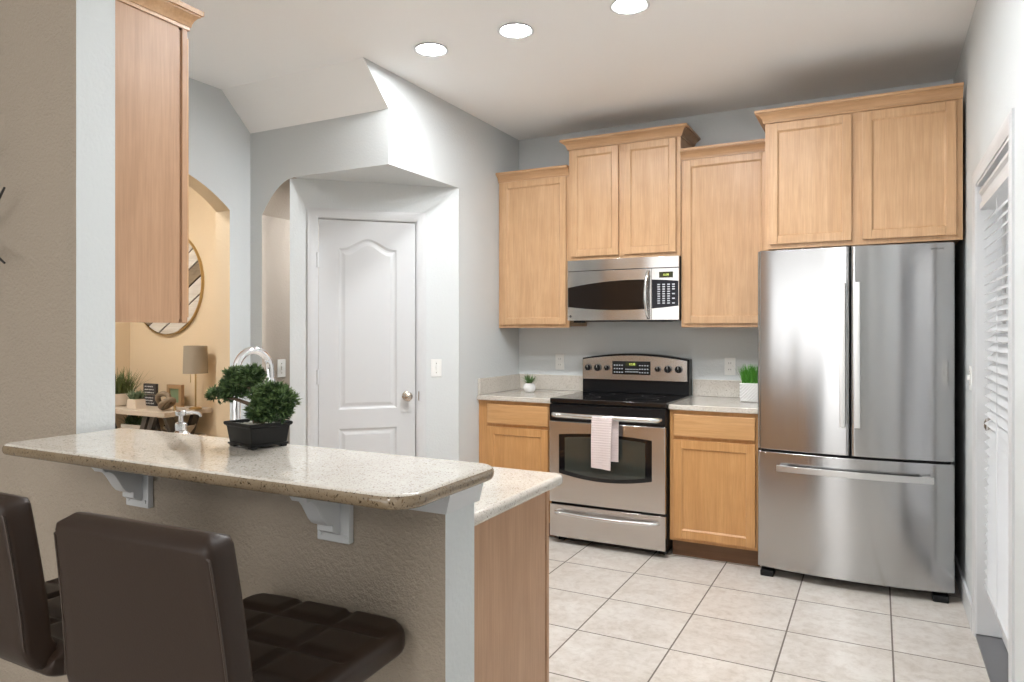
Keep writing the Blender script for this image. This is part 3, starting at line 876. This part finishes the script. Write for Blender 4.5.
# ================================================================== FRIDGE
t = thing('fridge', 'stainless steel french door fridge with bottom freezer beside the right wall', 'fridge', ((FX0+FX1)/2, YB-.35, 0))
FYF, FBOW = 4.038, .046
FW = FX1-FX0; FC = (FX0+FX1)/2
fy = lambda x: FYF+FBOW*((x-FC)/(FW/2))**2
obj('body', bx(new(), FX0+.012, FX1-.012, 4.145, YB-.03, .05, 1.765, .004), M_dark, t)
def fdoor(x0, x1, z0, z1, n=26, r=.014):
    P = []
    for i in range(n+1):
        x = x0+(x1-x0)*i/n; P.append((x, fy(x)))
    # rounded outer vertical corners
    out = []
    for x, y in P:
        d = min(x-x0, x1-x)
        if d < r: y += r-math.sqrt(max(0, r*r-(r-d)**2))
        out.append((x, y))
    fine = [(x0+r*(1-math.cos(math.pi/2*k/5)), fy(x0)+r-r*math.sin(math.pi/2*k/5)) for k in range(6)]
    fine2 = [(x1-(p[0]-x0), fy(x1)+p[1]-fy(x0)) for p in reversed(fine)]
    mid = [p for p in out if p[0] > x0+r*1.05 and p[0] < x1-r*1.05]
    P = fine+mid+fine2+[(x1, 4.138), (x0, 4.138)]
    bm = prism(new(), P, 'z', z0, z1, .004)
    return bm
ld = obj('left_door', fdoor(FX0, FC-.003, .700, 1.788), M_steel, t, smooth=30)
rd = obj('right_door', fdoor(FC+.003, FX1, .700, 1.788), M_steel, t, smooth=30)
fd = obj('freezer_drawer', fdoor(FX0, FX1, .052, .688), M_steel, t, smooth=30)
M_fh = mat('flat_handle_steel', (.62, .62, .615), .30, 1.0)
for par, x in ((ld, -.1615), (rd, -.0935)):
    bm = new(); y = fy(x)
    bx(bm, x-.0135, x+.0135, y-.052, y-.040, .852, 1.598, .003)
    bx(bm, x-.010, x+.010, y-.042, y+.004, .862, .892, .002); bx(bm, x-.010, x+.010, y-.042, y+.004, 1.558, 1.588, .002)
    obj('handle', bm, M_fh, par)
bm = new(); hz = .610; n = 24; P = []
h0, h1 = -.485, .245
for i in range(n+1):
    x = h0+(h1-h0)*i/n; P.append((x, fy(x)-.050))
for i in range(n+1):
    x = h1-(h1-h0)*i/n; P.append((x, fy(x)-.036))
prism(bm, P, 'z', hz-.016, hz+.016, .002)
for x in (h0+.03, h1-.03): bx(bm, x-.02, x+.02, fy(x)-.04, fy(x)+.004, hz-.012, hz+.012, .002)
obj('handle', bm, M_fh, fd)
for x in (FX0+.05, FX1-.06): obj('roller_foot', bx(new(), x-.035, x+.035, 4.075, 4.16, .0, .034, .006), M_black, t)
obj('kick_grille', bx(new(), FX0+.02, FX1-.02, 4.20, 4.22, .03, .055), M_black, t)
for x in (FX0+.01, FX1-.09): obj('hinge_cover', bx(new(), x, x+.08, 4.11, 4.25, 1.766, 1.794, .004), M_dark, t)
xl = .262
text_part('logo_letters', 'SAMSUNG', .013, Matrix.Translation((xl, fy(xl)-.0008, 1.757)) @ Matrix.Rotation(.19, 4, 'Z') @ FACE_NY, M_dark, rd)

# ================================================================== WALL PLATES
def outlet(x, z, label):
    t = thing('outlet', label, 'outlet', (x, YB, z), group='white outlets on the back wall')
    obj('plate', bx(new(), x-.035, x+.035, YB-.006, YB, z-.057, z+.057, .003), M_plastic, t)
    for dz in (.021, -.021):
        s = obj('socket', prism(new(), [(x+p[0], z+dz+p[1]) for p in rounded(-.017, .017, -.014, .014, (.006,)*4, 4)], 'y', YB-.008, YB-.005), M_plastic, t)
        obj('slots', bx(bx(new(), x-.008, x-.0055, YB-.0085, YB-.0075, z+dz-.003, z+dz+.006), x+.0055, x+.008, YB-.0085, YB-.0075, z+dz-.003, z+dz+.006), M_dark, s)
outlet(-2.082, 1.122, 'white wall outlet above the backsplash left of the range')
outlet(-.864, 1.116, 'white wall outlet above the backsplash between range and grass pot')
def plate_switch(M_, label, name='light_switch', double=False):
    loc = M_ @ Vector((0, 0, 0))
    t = thing(name, label, 'light switch', loc)
    obj('plate', bx(new(), -.035, .035, -.006, 0, -.057, .057, .003), M_plastic, t, M=M_)
    obj('toggle', bx(new(), -.005, .005, -.016, -.005, -.010, .014, .002), M_plastic, t, M=M_)
    for z in (-.03, .03): obj('screw', disc_on(new(), (0, -.006, z), .003, .0008), M_nickel, t, M=M_)
plate_switch(MP @ Matrix.Translation((.899, 0, 1.111)), 'white light switch on the angled wall right of the pantry door')
plate_switch(Matrix.Translation((-3.399, 3.322, 1.11)) @ Matrix.Rotation(math.pi/2, 4, 'Z'), 'white switch plate in the arched passage behind the faucet')
plate_switch(MR @ Matrix.Translation((-3.885, 0, 1.13)), 'white light switch between fridge and glazed door')

# ================================================================== PLANTS AND SMALL THINGS
def blade(bm, p, d, L, w, droop=.3, n=4, up=Vector((0, 0, 1))):
    # a curved leaf strip starting at p in direction d
    d = d.normalized(); side = d.cross(up)
    if side.length < 1e-3: side = Vector((1, 0, 0))
    side.normalize(); prev = None; q = Vector(p)
    for i in range(n+1):
        u = i/n; ww = w*(1-u**1.6)*.5+.0002
        a = bm.verts.new(q-side*ww); b = bm.verts.new(q+side*ww)
        if prev: bm.faces.new((prev[0], prev[1], b, a))
        prev = (a, b); q = q+d*(L/n); d = (d+Vector((0, 0, -droop/n))).normalized()
def rnd_dir(spread, az=None):
    az = random.uniform(0, 2*math.pi) if az is None else az
    th = spread*math.sqrt(random.random())
    return Vector((math.sin(th)*math.cos(az), math.sin(th)*math.sin(az), math.cos(th)))

# small succulent in a round white vase on the corner counter
x, y, z = -2.20, 4.50, .9145
t = thing('potted_succulent', 'small spiky succulent in a round white vase on the corner counter', 'potted plant', (x, y, z))
obj('vase', lathe(new(), [(0, 0), (.024, 0), (.036, .009), (.044, .028), (.043, .046), (.032, .060), (.026, .065), (.023, .063), (.023, .055), (0, .055)], (x, y, z), 32), M_ceramic, t)
bm = new()
for i in range(46): blade(bm, (x+random.uniform(-.008, .008), y+random.uniform(-.008, .008), z+.058), rnd_dir(1.2), random.uniform(.06, .105), .014, .1)
obj('leaves', bm, M_succ, t)
# grass in a square ribbed white pot beside the fridge
x, y, z = -.697, 4.53, .9145
t = thing('potted_grass', 'bright green grass in a white diagonally ribbed pot beside the fridge', 'potted plant', (x, y, z))
bm = bx(new(), x-.054, x+.054, y-.054, y+.054, z, z+.115, .008, 3)
H_ = .052
for q in range(-6, 7):
    u0, v0, u1, v1 = q*.019-H_, .004, q*.019+H_, .111
    if u1 < -H_+.01 or u0 > H_-.01: continue
    k_ = (v1-v0)/(u1-u0)
    if u0 < -H_: v0 += (-H_-u0)*k_; u0 = -H_
    if u1 > H_: v1 -= (u1-H_)*k_; u1 = H_
    tube(bm, [(x+u0, y-.054, z+v0), (x+u1, y-.054, z+v1)], .004, 6)
    tube(bm, [(x-.054, y-u0, z+v0), (x-.054, y-u1, z+v1)], .004, 6)
    tube(bm, [(x+.054, y+u0, z+v0), (x+.054, y+u1, z+v1)], .004, 6)
obj('pot', bm, M_ceramic, t)
bm = new()
for i in range(420): blade(bm, (x+random.uniform(-.044, .044), y+random.uniform(-.044, .044), z+.112), rnd_dir(.5), random.uniform(.08, .13), .005, .3)
obj('leaves', bm, M_grass, t)

# bonsai on the bar
bx_, by_, bz_ = -1.338, 1.234, 1.0675
t = thing('bonsai', 'bonsai tree in a black rectangular pot standing on the bar top', 'bonsai', (bx_, by_, bz_), math.radians(-13))
L_ = dict(local=True)
def tray():
    bm = new()
    def ringz(w, d, z): return [bm.verts.new((sx*w, sy*d, z)) for sx, sy in ((-1, -1), (1, -1), (1, 1), (-1, 1))]
    prof = [(.058, .050, .008), (.060, .052, .008), (.067, .058, .050), (.073, .064, .052), (.073, .064, .060), (.066, .057, .060), (.062, .053, .048)]
    R_ = [ringz(*p) for p in prof]
    for A, B in zip(R_, R_[1:]):
        for i in range(4): bm.faces.new((A[i], A[(i+1) % 4], B[(i+1) % 4], B[i]))
    bm.faces.new(R_[0]); bm.faces.new(R_[-1])
    bmesh.ops.recalc_face_normals(bm, faces=bm.faces)
    bmesh.ops.bevel(bm, geom=bm.edges[:], offset=.0015, segments=2, affect='EDGES')
    bx(bm, -.064, .064, -.056, .056, .005, .010, .001)
    for sx in (-1, 1):
        for sy in (-1, 1): bx(bm, sx*.050-.012, sx*.050+.012, sy*.044-.008, sy*.044+.008, 0, .006, .001)
    return bm
obj('pot', xform(tray(), Matrix.Diagonal((.86, .88, 1, 1))), M_potblack, t, local=True)
bm = new()
for i in range(170):
    px, py = random.uniform(-.047, .047), random.uniform(-.040, .040); r = random.uniform(.003, .006)
    m_ = Matrix.Translation((px, py, .052)) @ Matrix.Diagonal((r, r, r*.7, 1))
    bmesh.ops.create_icosphere(bm, subdivisions=1, radius=1, matrix=m_)
obj('pebbles', bm, M_pebble, t, local=True, smooth=60)
trunk = [(.0, .0, .045), (-.006, .0, .065), (-.012, .004, .085), (-.006, .006, .105), (-.022, .004, .125), (-.045, .0, .142), (-.060, .0, .160)]
bm = new(); tube(bm, trunk, [.013, .010, .0085, .0075, .006, .005, .003], 9)
tube(bm, [(-.010, .004, .09), (-.050, -.002, .100), (-.095, -.004, .106), (-.155, -.004, .108)], [.006, .005, .004, .002], 8)
tube(bm, [(-.006, .003, .085), (.020, .010, .098), (.050, .014, .105), (.080, .012, .112)], [.006, .005, .004, .002], 8)
tube(bm, [(.008, .0, .047), (.022, .006, .07), (.040, .012, .098)], [.007, .005, .003], 8)
obj('trunk', bm, M_bark, t, local=True, smooth=60)
def tufts(pads, seed, count):
    rs = random.Random(seed); bm = new()
    for (cx, cy, cz, rx, ry, rz, n) in pads:
        for i in range(int(n*count)):
            while True:
                v = Vector((rs.uniform(-1, 1), rs.uniform(-1, 1), rs.uniform(-.8, 1)))
                if .2 < v.length < 1: break
            if v.z < -.3 and rs.random() < .4: continue
            v = v*(.78+.22*rs.random())/max(v.length, .55) if v.length > .6 else v
            p = Vector((cx+v.x*rx, cy+v.y*ry, cz+v.z*rz))
            out = (v+Vector((rs.uniform(-.5, .5), rs.uniform(-.5, .5), .35+rs.uniform(-.3, .4)))).normalized()
            for k_ in range(7):
                d = (out+Vector((rs.uniform(-.8, .8), rs.uniform(-.8, .8), rs.uniform(-.7, .7)))).normalized()
                blade(bm, p, d, rs.uniform(.009, .016), .0042, .05, 2, Vector((rs.uniform(-1, 1), rs.uniform(-1, 1), 1)))
    return bm
PADL = [(-.104, .0, .136, .048, .038, .022, .7), (-.176, -.004, .112, .040, .028, .014, .4), (-.052, .002, .160, .040, .034, .020, .6), (-.030, -.004, .172, .028, .03, .014, .3), (-.076, -.01, .166, .034, .032, .016, .4),
        (-.142, .01, .122, .042, .03, .017, .45), (-.020, .004, .150, .026, .026, .012, .22)]
PADR = [(.046, .012, .112, .052, .040, .024, .8), (.090, .010, .112, .038, .034, .022, .5), (.024, .0, .082, .040, .036, .020, .5), (.066, .004, .084, .040, .036, .020, .5), (.064, .0, .134, .034, .03, .014, .35),
        (.020, -.004, .122, .028, .03, .014, .25), (.100, .004, .092, .026, .026, .014, .25), (-.006, .0, .068, .022, .022, .012, .15)]
for i, pads in enumerate((PADL, PADR)):
    obj('foliage', tufts(pads, 3+i, 230), M_leafd, t, local=True, label=('spreading left foliage pad' if i == 0 else 'rounded right foliage pad'))
    obj('young_foliage', tufts([(a_, b_, c_+.004, d_*1.02, e_*1.02, f_*1.06, g_) for a_, b_, c_, d_, e_, f_, g_ in pads], 13+i, 130), M_leafl, t, local=True)

# faucet and soap dispenser on the lower counter
x, y, z = -1.635, 1.428, .9142
t = thing('faucet', 'tall chrome gooseneck faucet behind the bonsai', 'faucet', (x, y, z))
obj('base', lathe(new(), [(0, 0), (.028, 0), (.028, .006), (.022, .014), (.019, .05), (.019, .085), (.015, .095), (0, .095)], (x, y, z), 28), M_chrome, t)
pts = [(x, y, z+.09), (x, y, z+.2), (x, y, z+.30)]
cy_, cz_, r = y+.058, z+.318, .058
for i in range(0, 15):
    q = math.radians(180-180*i/14); pts.append((x+.010*(1-math.cos(math.pi*i/14))/2, cy_+r*math.cos(q), cz_+r*math.sin(q)))
pts += [(x+.010, y+.117, z+.30), (x+.010, y+.118, z+.285)]
obj('spout', tube(new(), pts, .0115, 14), M_chrome, t, smooth=60)
obj('spray_head', lathe(new(), [(0, 0), (.012, 0), (.0145, .006), (.0155, .03), (.0145, .07), (.0125, .078), (0, .078)], (x+.010, y+.118, z+.215), 24), M_chrome, t)
obj('lever', tube(new(), [(x+.018, y, z+.06), (x+.045, y, z+.066), (x+.095, y, z+.085)], [.009, .006, .005], 10), M_chrome, t)
x, y, z = -1.915, 1.46, .898+.0162
t = thing('soap_dispenser', 'shiny soap dispenser with pump spout on the sink counter near the grey wall end', 'soap dispenser', (x, y, z))
obj('bottle', lathe(new(), [(0, 0), (.030, 0), (.034, .004), (.034, .09), (.031, .108), (.018, .122), (.014, .126), (0, .126)], (x, y, z), 32), M_chrome, t)
obj('pump', lathe(new(), [(0, .126), (.016, .126), (.017, .130), (.017, .146), (.012, .150), (.007, .152), (.007, .170), (.016, .172), (.017, .184), (.012, .188), (0, .188)], (x, y, z), 24), M_handle, t)
obj('nozzle', tube(new(), [(x, y, z+.179), (x+.022, y+.022, z+.180), (x+.036, y+.036, z+.176), (x+.041, y+.041, z+.166)], [.006, .0055, .005, .004], 10), M_handle, t)

# ---- foyer console table and what stands on it
TX0, TX1, TY0, TY1, TZ = -5.52, -4.55, 3.335, 3.745, .76
t = thing('console_table', 'pale wood console table with dark crossed legs against the tan foyer wall', 'console table', ((TX0+TX1)/2, (TY0+TY1)/2, 0))
obj('tabletop', bx(new(), TX0, TX1, TY0, TY1, TZ-.036, TZ, .003), M_table, t)
for x in (TX1-.10, TX0+.14):
    for s in (1, -1):
        bm = new(); P = [(TY0+.04, 0), (TY0+.10, 0), (TY1-.04, TZ-.037), (TY1-.10, TZ-.037)]
        if s < 0: P = [(TY0+TY1-p[0], p[1]) for p in P]
        prism(bm, P, 'x', x-.02+(.0 if s > 0 else .041), x+.02+(.0 if s > 0 else .041), .002)
        obj('leg', bm, M_tleg, t)
bm = new()
for xa in (TX1-.30, TX1-.22):
    prism(bm, [(xa-.10, .40), (xa-.05, .40), (xa+.05+.03, TZ-.037), (xa+.03, TZ-.037)], 'y', TY0+.02, TY0+.05)
prism(bm, [(TX1-.11, .40), (TX1-.06, .40), (TX1-.19, TZ-.037), (TX1-.24, TZ-.037)], 'y', TY0+.052, TY0+.08)
obj('brace', bm, M_tleg, t)
obj('shelf', bx(new(), TX0+.03, TX1-.03, TY0+.04, TY1-.03, .535, .560, .002), M_table, t)

x, y = -5.33, 3.52
t = thing('potted_grass', 'large olive grass plant in a cream pot at the end of the console table', 'potted plant', (x, y, TZ))
obj('pot', lathe(new(), [(0, 0), (.075, 0), (.09, .01), (.115, .10), (.108, .10), (.10, .085), (0, .085)], (x, y, TZ), 28), M_potcream, t)
bm = new()
for i in range(260): blade(bm, (x+random.uniform(-.07, .07), y+random.uniform(-.07, .07), TZ+.085), rnd_dir(.85), random.uniform(.14, .24), .010, .5)
obj('leaves', bm, M_olive, t)
x, y = -4.99, 3.42
t = thing('potted_succulent', 'small sage green succulent in a white tapered pot on the console table', 'potted plant', (x, y, TZ))
obj('pot', prism(new(), [(x-.055, TZ), (x+.055, TZ), (x+.045, TZ+.075), (x-.045, TZ+.075)], 'y', y-.045, y+.045, .006), M_potcream, t)
bm = new()
for i in range(130): blade(bm, (x+random.uniform(-.03, .03), y+random.uniform(-.03, .03), TZ+.07), rnd_dir(1.0), random.uniform(.05, .10), .016, .1)
obj('leaves', bm, M_sage, t)
x, y = -5.093, 3.60
t = thing('letter_sign', 'small dark sign with two blocks of pale script lines on the console table', 'sign', (x, y, TZ))
obj('board', bx(bx(new(), x-.075, x+.075, y, y+.025, TZ+.002, TZ+.085, .003), x-.075, x+.075, y, y+.025, TZ+.089, TZ+.175, .003), M_signdark, t)
bm = new(); rs = random.Random(5)
for zz in (TZ+.020, TZ+.042, TZ+.064, TZ+.105, TZ+.128, TZ+.152):
    xx = x-.055
    while xx < x+.045:
        w_ = rs.uniform(.006, .014)
        tube(bm, [(xx, y-.001, zz-.003), (xx+w_*.35, y-.001, zz+.006), (xx+w_*.7, y-.001, zz-.003), (xx+w_, y-.001, zz+.004)], .0014, 5)
        xx += w_+rs.choice((.002, .002, .008))
obj('script_lettering', bm, M_whiteprint, t)
x, y = -4.70, 3.45
o = thing('knot_ornament', 'carved wooden knot ornament on the console table', 'ornament', (x, y, TZ))
for q in range(2):
    bm = new(); pts = []
    for i in range(40):
        a_ = 2*math.pi*i/40
        if q == 0: pts.append((x-.022+.055*math.cos(a_), y+.012*math.sin(2*a_), TZ+.072+.050*math.sin(a_)))
        else: pts.append((x+.022+.052*math.cos(a_)*.8, y+.045*math.sin(a_), TZ+.052+.034*math.cos(a_)*.9))
    tube(bm, pts, .019, 12, closed=True)
    obj('link', bm, M_knot, o, smooth=60)
x, y = -4.885, 3.66
t = thing('picture_frame', 'small oak picture frame standing behind the knot ornament', 'picture frame', (x, y, TZ))
bm = new()
for (xa, xb, za, zb) in ((x-.085, x-.055, 0, .17), (x+.055, x+.085, 0, .17), (x-.055, x+.055, 0, .03), (x-.055, x+.055, .14, .17)): bx(bm, xa, xb, y, y+.03, TZ+za, TZ+zb, .002)
obj('frame', bm, M_oak, t)
obj('picture', bx(new(), x-.056, x+.056, y+.012, y+.02, TZ+.028, TZ+.142), M_sage, t)
x, y = -4.655, 3.60
x, y = -4.583, 3.62
t = thing('table_lamp', 'table lamp with taupe drum shade and slim brass stem on the console table', 'lamp', (x-.0, y, TZ))
obj('base', lathe(new(), [(0, 0), (.046, 0), (.048, .006), (.038, .014), (.012, .018), (0, .018)], (x, y, TZ), 32), M_brass, t)
obj('stem', tube(new(), [(x, y, TZ+.015), (x, y, TZ+.30)], .006, 10), M_brass, t)
obj('shade', lathe(new(), [(.089, .27), (.083, .478), (.081, .478), (.087, .27), (.089, .27)], (x, y, TZ), 40), M_shade, t)
obj('pull_chain', tube(new(), [(x-.03, y-.02, TZ+.28), (x-.03, y-.02, TZ+.20)], .0025, 6), M_brass, t)
x, y = -4.62, 3.47
o = obj('brass_figurine', lathe(new(), [(0, 0), (.010, 0), (.011, .006), (.007, .012), (.009, .022), (.006, .032), (.007, .040), (0, .045)], (x, y, TZ), 16), M_brass)
tag(o, 'tiny brass figurine at the front edge of the console table by the lamp', 'figurine')
x, y = -5.10, 3.50
t = thing('planter', 'dark green plant in a white trough on the shelf under the console table', 'potted plant', (x, y, .56))
obj('trough', bx(new(), x-.13, x+.13, y-.05, y+.05, .5605, .63, .006), M_ceramic, t)
bm = new()
for i in range(240): blade(bm, (x+random.uniform(-.11, .11), y+random.uniform(-.04, .04), .625), rnd_dir(1.0), random.uniform(.05, .10), .012, .4)
obj('leaves', bm, M_leafd, t)
x, y = -4.68, 3.56
t = thing('bowl', 'pale woven bowl on the shelf under the console table', 'bowl', (x, y, .56))
obj('body', lathe(new(), [(0, .0), (.05, 0), (.07, .015), (.10, .055), (.11, .075), (.104, .075), (.092, .056), (.06, .02), (0, .014)], (x, y, .5605), 32), M_basket, t)
obj('rim', lathe(new(), [(.103, .074), (.112, .074), (.114, .079), (.109, .083), (.103, .080), (.103, .074)], (x, y, .5605), 32), M_basket, t)

# round plank wall art
cx, cz, Rm, y = -5.08, 1.735, .42, 3.76
t = thing('wall_art', 'round wall art of diagonal whitewashed planks in a thin brass rim on the foyer wall', 'wall art', (cx, y, cz))
def clip_disc(u0, u1, ang, yf, yb):
    # strip u0..u1 across the disc, rotated by ang
    r = Rm-.012; P = []
    a0 = math.sqrt(max(0, r*r-u0*u0)); a1 = math.sqrt(max(0, r*r-u1*u1))
    for i in range(9): u = u0+(u1-u0)*i/8; P.append((math.sqrt(max(0, r*r-u*u)), u))
    for i in range(9): u = u1-(u1-u0)*i/8; P.append((-math.sqrt(max(0, r*r-u*u)), u))
    c, s = math.cos(ang), math.sin(ang)
    P = [(cx+p[0]*c-p[1]*s, cz+p[0]*s+p[1]*c) for p in P]
    return prism(new(), P, 'y', yf, yb)
n = 7; st = 2*(Rm-.014)/n
for i in range(n):
    u0 = -(Rm-.014)+i*st
    obj('plank', clip_disc(u0+.007, u0+st-.007, math.radians(32), y-.020, y-.0105), (M_plank_w if i != 2 else M_knot), t)
obj('backing', lathe(new(), [(0, 0), (Rm-.008, 0), (Rm-.008, .010), (0, .010)], n=48, M=Matrix.Translation((cx, y, cz)) @ Matrix.Rotation(math.pi/2, 4, 'X')), M_signdark, t)
obj('rim', lathe(new(), [(Rm-.007, 0), (Rm, 0), (Rm, .024), (Rm-.007, .024), (Rm-.007, 0)], n=64, M=Matrix.Translation((cx, y, cz)) @ Matrix.Rotation(math.pi/2, 4, 'X')), M_brass, t)

# iron twig wall art at the left edge of the dining wall
t = thing('wall_sculpture', 'black iron twig wall sculpture at the left edge on the tan wall', 'wall art', (-2.62, WY0, 1.65))
def wp(x, z, o=.05): return (x, WY0-o, z)
for pts in ([wp(-2.85, 1.52), wp(-2.6, 1.60), wp(-2.27, 1.69), wp(-2.205, 1.755)], [wp(-2.80, 1.62), wp(-2.55, 1.60), wp(-2.27, 1.575), wp(-2.205, 1.54)],
            [wp(-2.9, 1.75), wp(-2.7, 1.78), wp(-2.42, 1.84), wp(-2.26, 1.90)], [wp(-2.62, 1.30), wp(-2.58, 1.62), wp(-2.56, 2.0)]):
    obj('twig', tube(new(), pts, [.006, .006, .005, .003], 8), M_iron, t)
for xx, zz in ((-2.58, 1.61), (-2.70, 1.78)): obj('wall_mount', tube(new(), [(xx, WY0, zz), (xx, WY0-.05, zz)], .006, 8), M_iron, t)

# ================================================================== BAR STOOLS
def slab_along(path, wid, th, ex=6.0, tuft=None, nseg=40, inner=+1, wtop=None):
    # path: list of (y, z) centre line points; cross-section a rounded rectangle (width x thickness)
    m = len(path); bm = new(); rings = []
    lens = [0]
    for i in range(1, m): lens.append(lens[-1]+math.dist(path[i], path[i-1]))
    tot = lens[-1]
    for i, (y, z) in enumerate(path):
        a = Vector(path[max(i-1, 0)]); b = Vector(path[min(i+1, m-1)]); tg = (b-a).normalized(); nr = Vector((-tg.y, tg.x))*inner
        u = lens[i]/tot
        e = min(lens[i], tot-lens[i])
        er = .014
        sc = 1.0 if e >= er else math.sqrt(max(.02, 1-((er-e)/er)**2))
        w = (wid if wtop is None else wid+(wtop-wid)*(1-u)) * .5
        rc = .045 if wtop is None else .024
        if e < rc and wtop is not None and u < .5: w -= rc-math.sqrt(max(0, rc*rc-(rc-e)**2))
        elif e < rc and wtop is None and u > .5: w -= (rc-math.sqrt(max(0, rc*rc-(rc-e)**2)))
        h = th*.5*sc; rr = min(.012 if wtop is not None else .022, h*.98); ring = []
        nf = max(6, nseg//3)
        sec = [(-w+rr+(2*w-2*rr)*q/nf, h, 1) for q in range(nf+1)]
        sec += [(w-rr+rr*math.sin(math.pi/2*q/5), h-rr+rr*math.cos(math.pi/2*q/5), 0) for q in range(1, 6)]
        sec += [(w-rr+rr*math.cos(math.pi/2*q/5), -h+rr-rr*math.sin(math.pi/2*q/5), 0) for q in range(0, 6)]
        sec += [(w-rr-(2*w-2*rr)*q/nf, -h, 0) for q in range(1, nf+1)]
        sec += [(-w+rr-rr*math.sin(math.pi/2*q/5), -h+rr-rr*math.cos(math.pi/2*q/5), 0) for q in range(1, 6)]
        sec += [(-w+rr-rr*math.cos(math.pi/2*q/5), h-rr+rr*math.sin(math.pi/2*q/5), 0) for q in range(0, 5)]
        for x, hh, front in sec:
            if tuft and front: hh += tuft(x/w, u)*min(1, (1-abs(x)/w)/.06)
            ring.append(bm.verts.new((x, y+nr.x*hh, z+nr.y*hh)))
        ns = len(ring)
        rings.append(ring)
    for A, B in zip(rings, rings[1:]):
        for k_ in range(ns): bm.faces.new((A[k_], A[(k_+1) % ns], B[(k_+1) % ns], B[k_]))
    bm.faces.new(rings[0]); bm.faces.new(rings[-1])
    bmesh.ops.recalc_face_normals(bm, faces=bm.faces)
    return bm
def groove(d, w=.06): return -math.exp(-(d/w)**2)
def tuft_seat(v, u):
    g = 0
    for c in (-.333, .333): g = min(g, groove(v-c, .040))
    for c in (.25, .53, .80): g = min(g, groove(u-c, .030))
    return .0085*g+.002+.004*(1-abs(v)**4)
SEAT_Z = .765
def make_stool(label):
    t = thing('bar_stool', label, 'bar stool', (0, 0, 0), group='brown leather bar stools')
    # profile in local (y, z): y+ is forward (towards bar), back at negative y
    BT = SEAT_Z+.298
    back = []
    yb = -.205; th = .052
    for i in range(26):
        u = i/25; z = BT-.010-(BT-.010-(SEAT_Z+.030))*u
        back.append((yb-.030*(1-u)**1.3, z))
    r = .055
    for i in range(1, 9):
        q = math.pi+math.pi/2*i/8*.62
        back.append((yb+r+r*math.cos(q), SEAT_Z+.030+r*math.sin(q)))
    seat = []
    for i in range(7):
        q = math.pi+math.pi/2*(.50+.50*i/6)
        seat.append((yb+r+r*math.cos(q), SEAT_Z+.030+r*math.sin(q)))
    for i in range(1, 61): seat.append((yb+r+.365*i/60, SEAT_Z-.025+.010*math.sin(math.pi*i/60)*0))
    BW0, BW1 = .342, .378
    bmk = slab_along(back, BW1, th, inner=+1, wtop=BW0, nseg=56)
    bk = obj('backrest', bmk, M_leather, t, local=True, smooth=70)
    # slight S-curve of the top edge seen from behind
    st = obj('seat', slab_along(seat, .415, .056, inner=+1, tuft=tuft_seat, nseg=120), M_leather, t, local=True, smooth=70)
    # stitched piping round the rear edge of the backrest, one continuous line
    L = []; R2 = []
    for i in range(3, len(back)-6):
        u = i/(len(back)-1); w = BW0+(BW1-BW0)*u
        L.append((-(w/2-.0030), back[i][0]-.5*th+.0020, back[i][1])); R2.append((w/2-.0030, back[i][0]-.5*th+.0020, back[i][1]))
    topz, topy = L[0][2]+.006, L[0][1]
    T = [(x_, topy, topz) for x_ in (-BW0/2+.012, -.06, .06, BW0/2-.012)]
    obj('piping', tube(new(), list(reversed(L))+T+R2, .0020, 6), M_pipe, bk, local=True)
    obj('mount_plate', bx(new(), -.10, .10, -.12, .12, SEAT_Z-.066, SEAT_Z-.054, .003), M_iron, t, local=True)
    obj('gas_lift', lathe(new(), [(0, .40), (.022, .40), (.022, SEAT_Z-.066), (0, SEAT_Z-.066)], n=24), M_chrome, t, local=True)
    obj('column', lathe(new(), [(0, .02), (.034, .02), (.034, .42), (.030, .435), (.022, .44), (0, .44)], n=28), M_chrome, t, local=True)
    obj('base', lathe(new(), [(0, 0), (.19, 0), (.193, .004), (.188, .010), (.12, .020), (.05, .034), (.036, .05), (0, .05)], n=48), M_chrome, t, local=True)
    bm = new(); pts = [(.034, 0, .32)] + [(.15*math.sin(math.radians(a_)), .03+.14*(1-math.cos(math.radians(a_)))*.9 , .30) for a_ in range(90, 271, 15)]
    pts = [(.02, .02, .32), (.13, .03, .30), (.155, .09, .30), (.13, .16, .30), (.06, .19, .30), (-.06, .19, .30), (-.13, .16, .30), (-.155, .09, .30), (-.13, .03, .30), (-.02, .02, .32)]
    tube(bm, pts, .009, 10)
    obj('footrest', bm, M_chrome, t, local=True, smooth=60)
    obj('lever', tube(new(), [(.0, 0, SEAT_Z-.075), (.10, .0, SEAT_Z-.085), (.17, .0, SEAT_Z-.09)], .005, 8), M_chrome, t, local=True)
    return t
s1 = make_stool('brown leather bar stool with the full back facing us, nearer the end of the bar')
s1.location = (-1.014, .925, 0); s1.rotation_euler = (0, 0, math.radians(3))
dup(s1, (-1.515, .93, 0), math.radians(0), 'brown leather bar stool cut off by the left edge of the view')
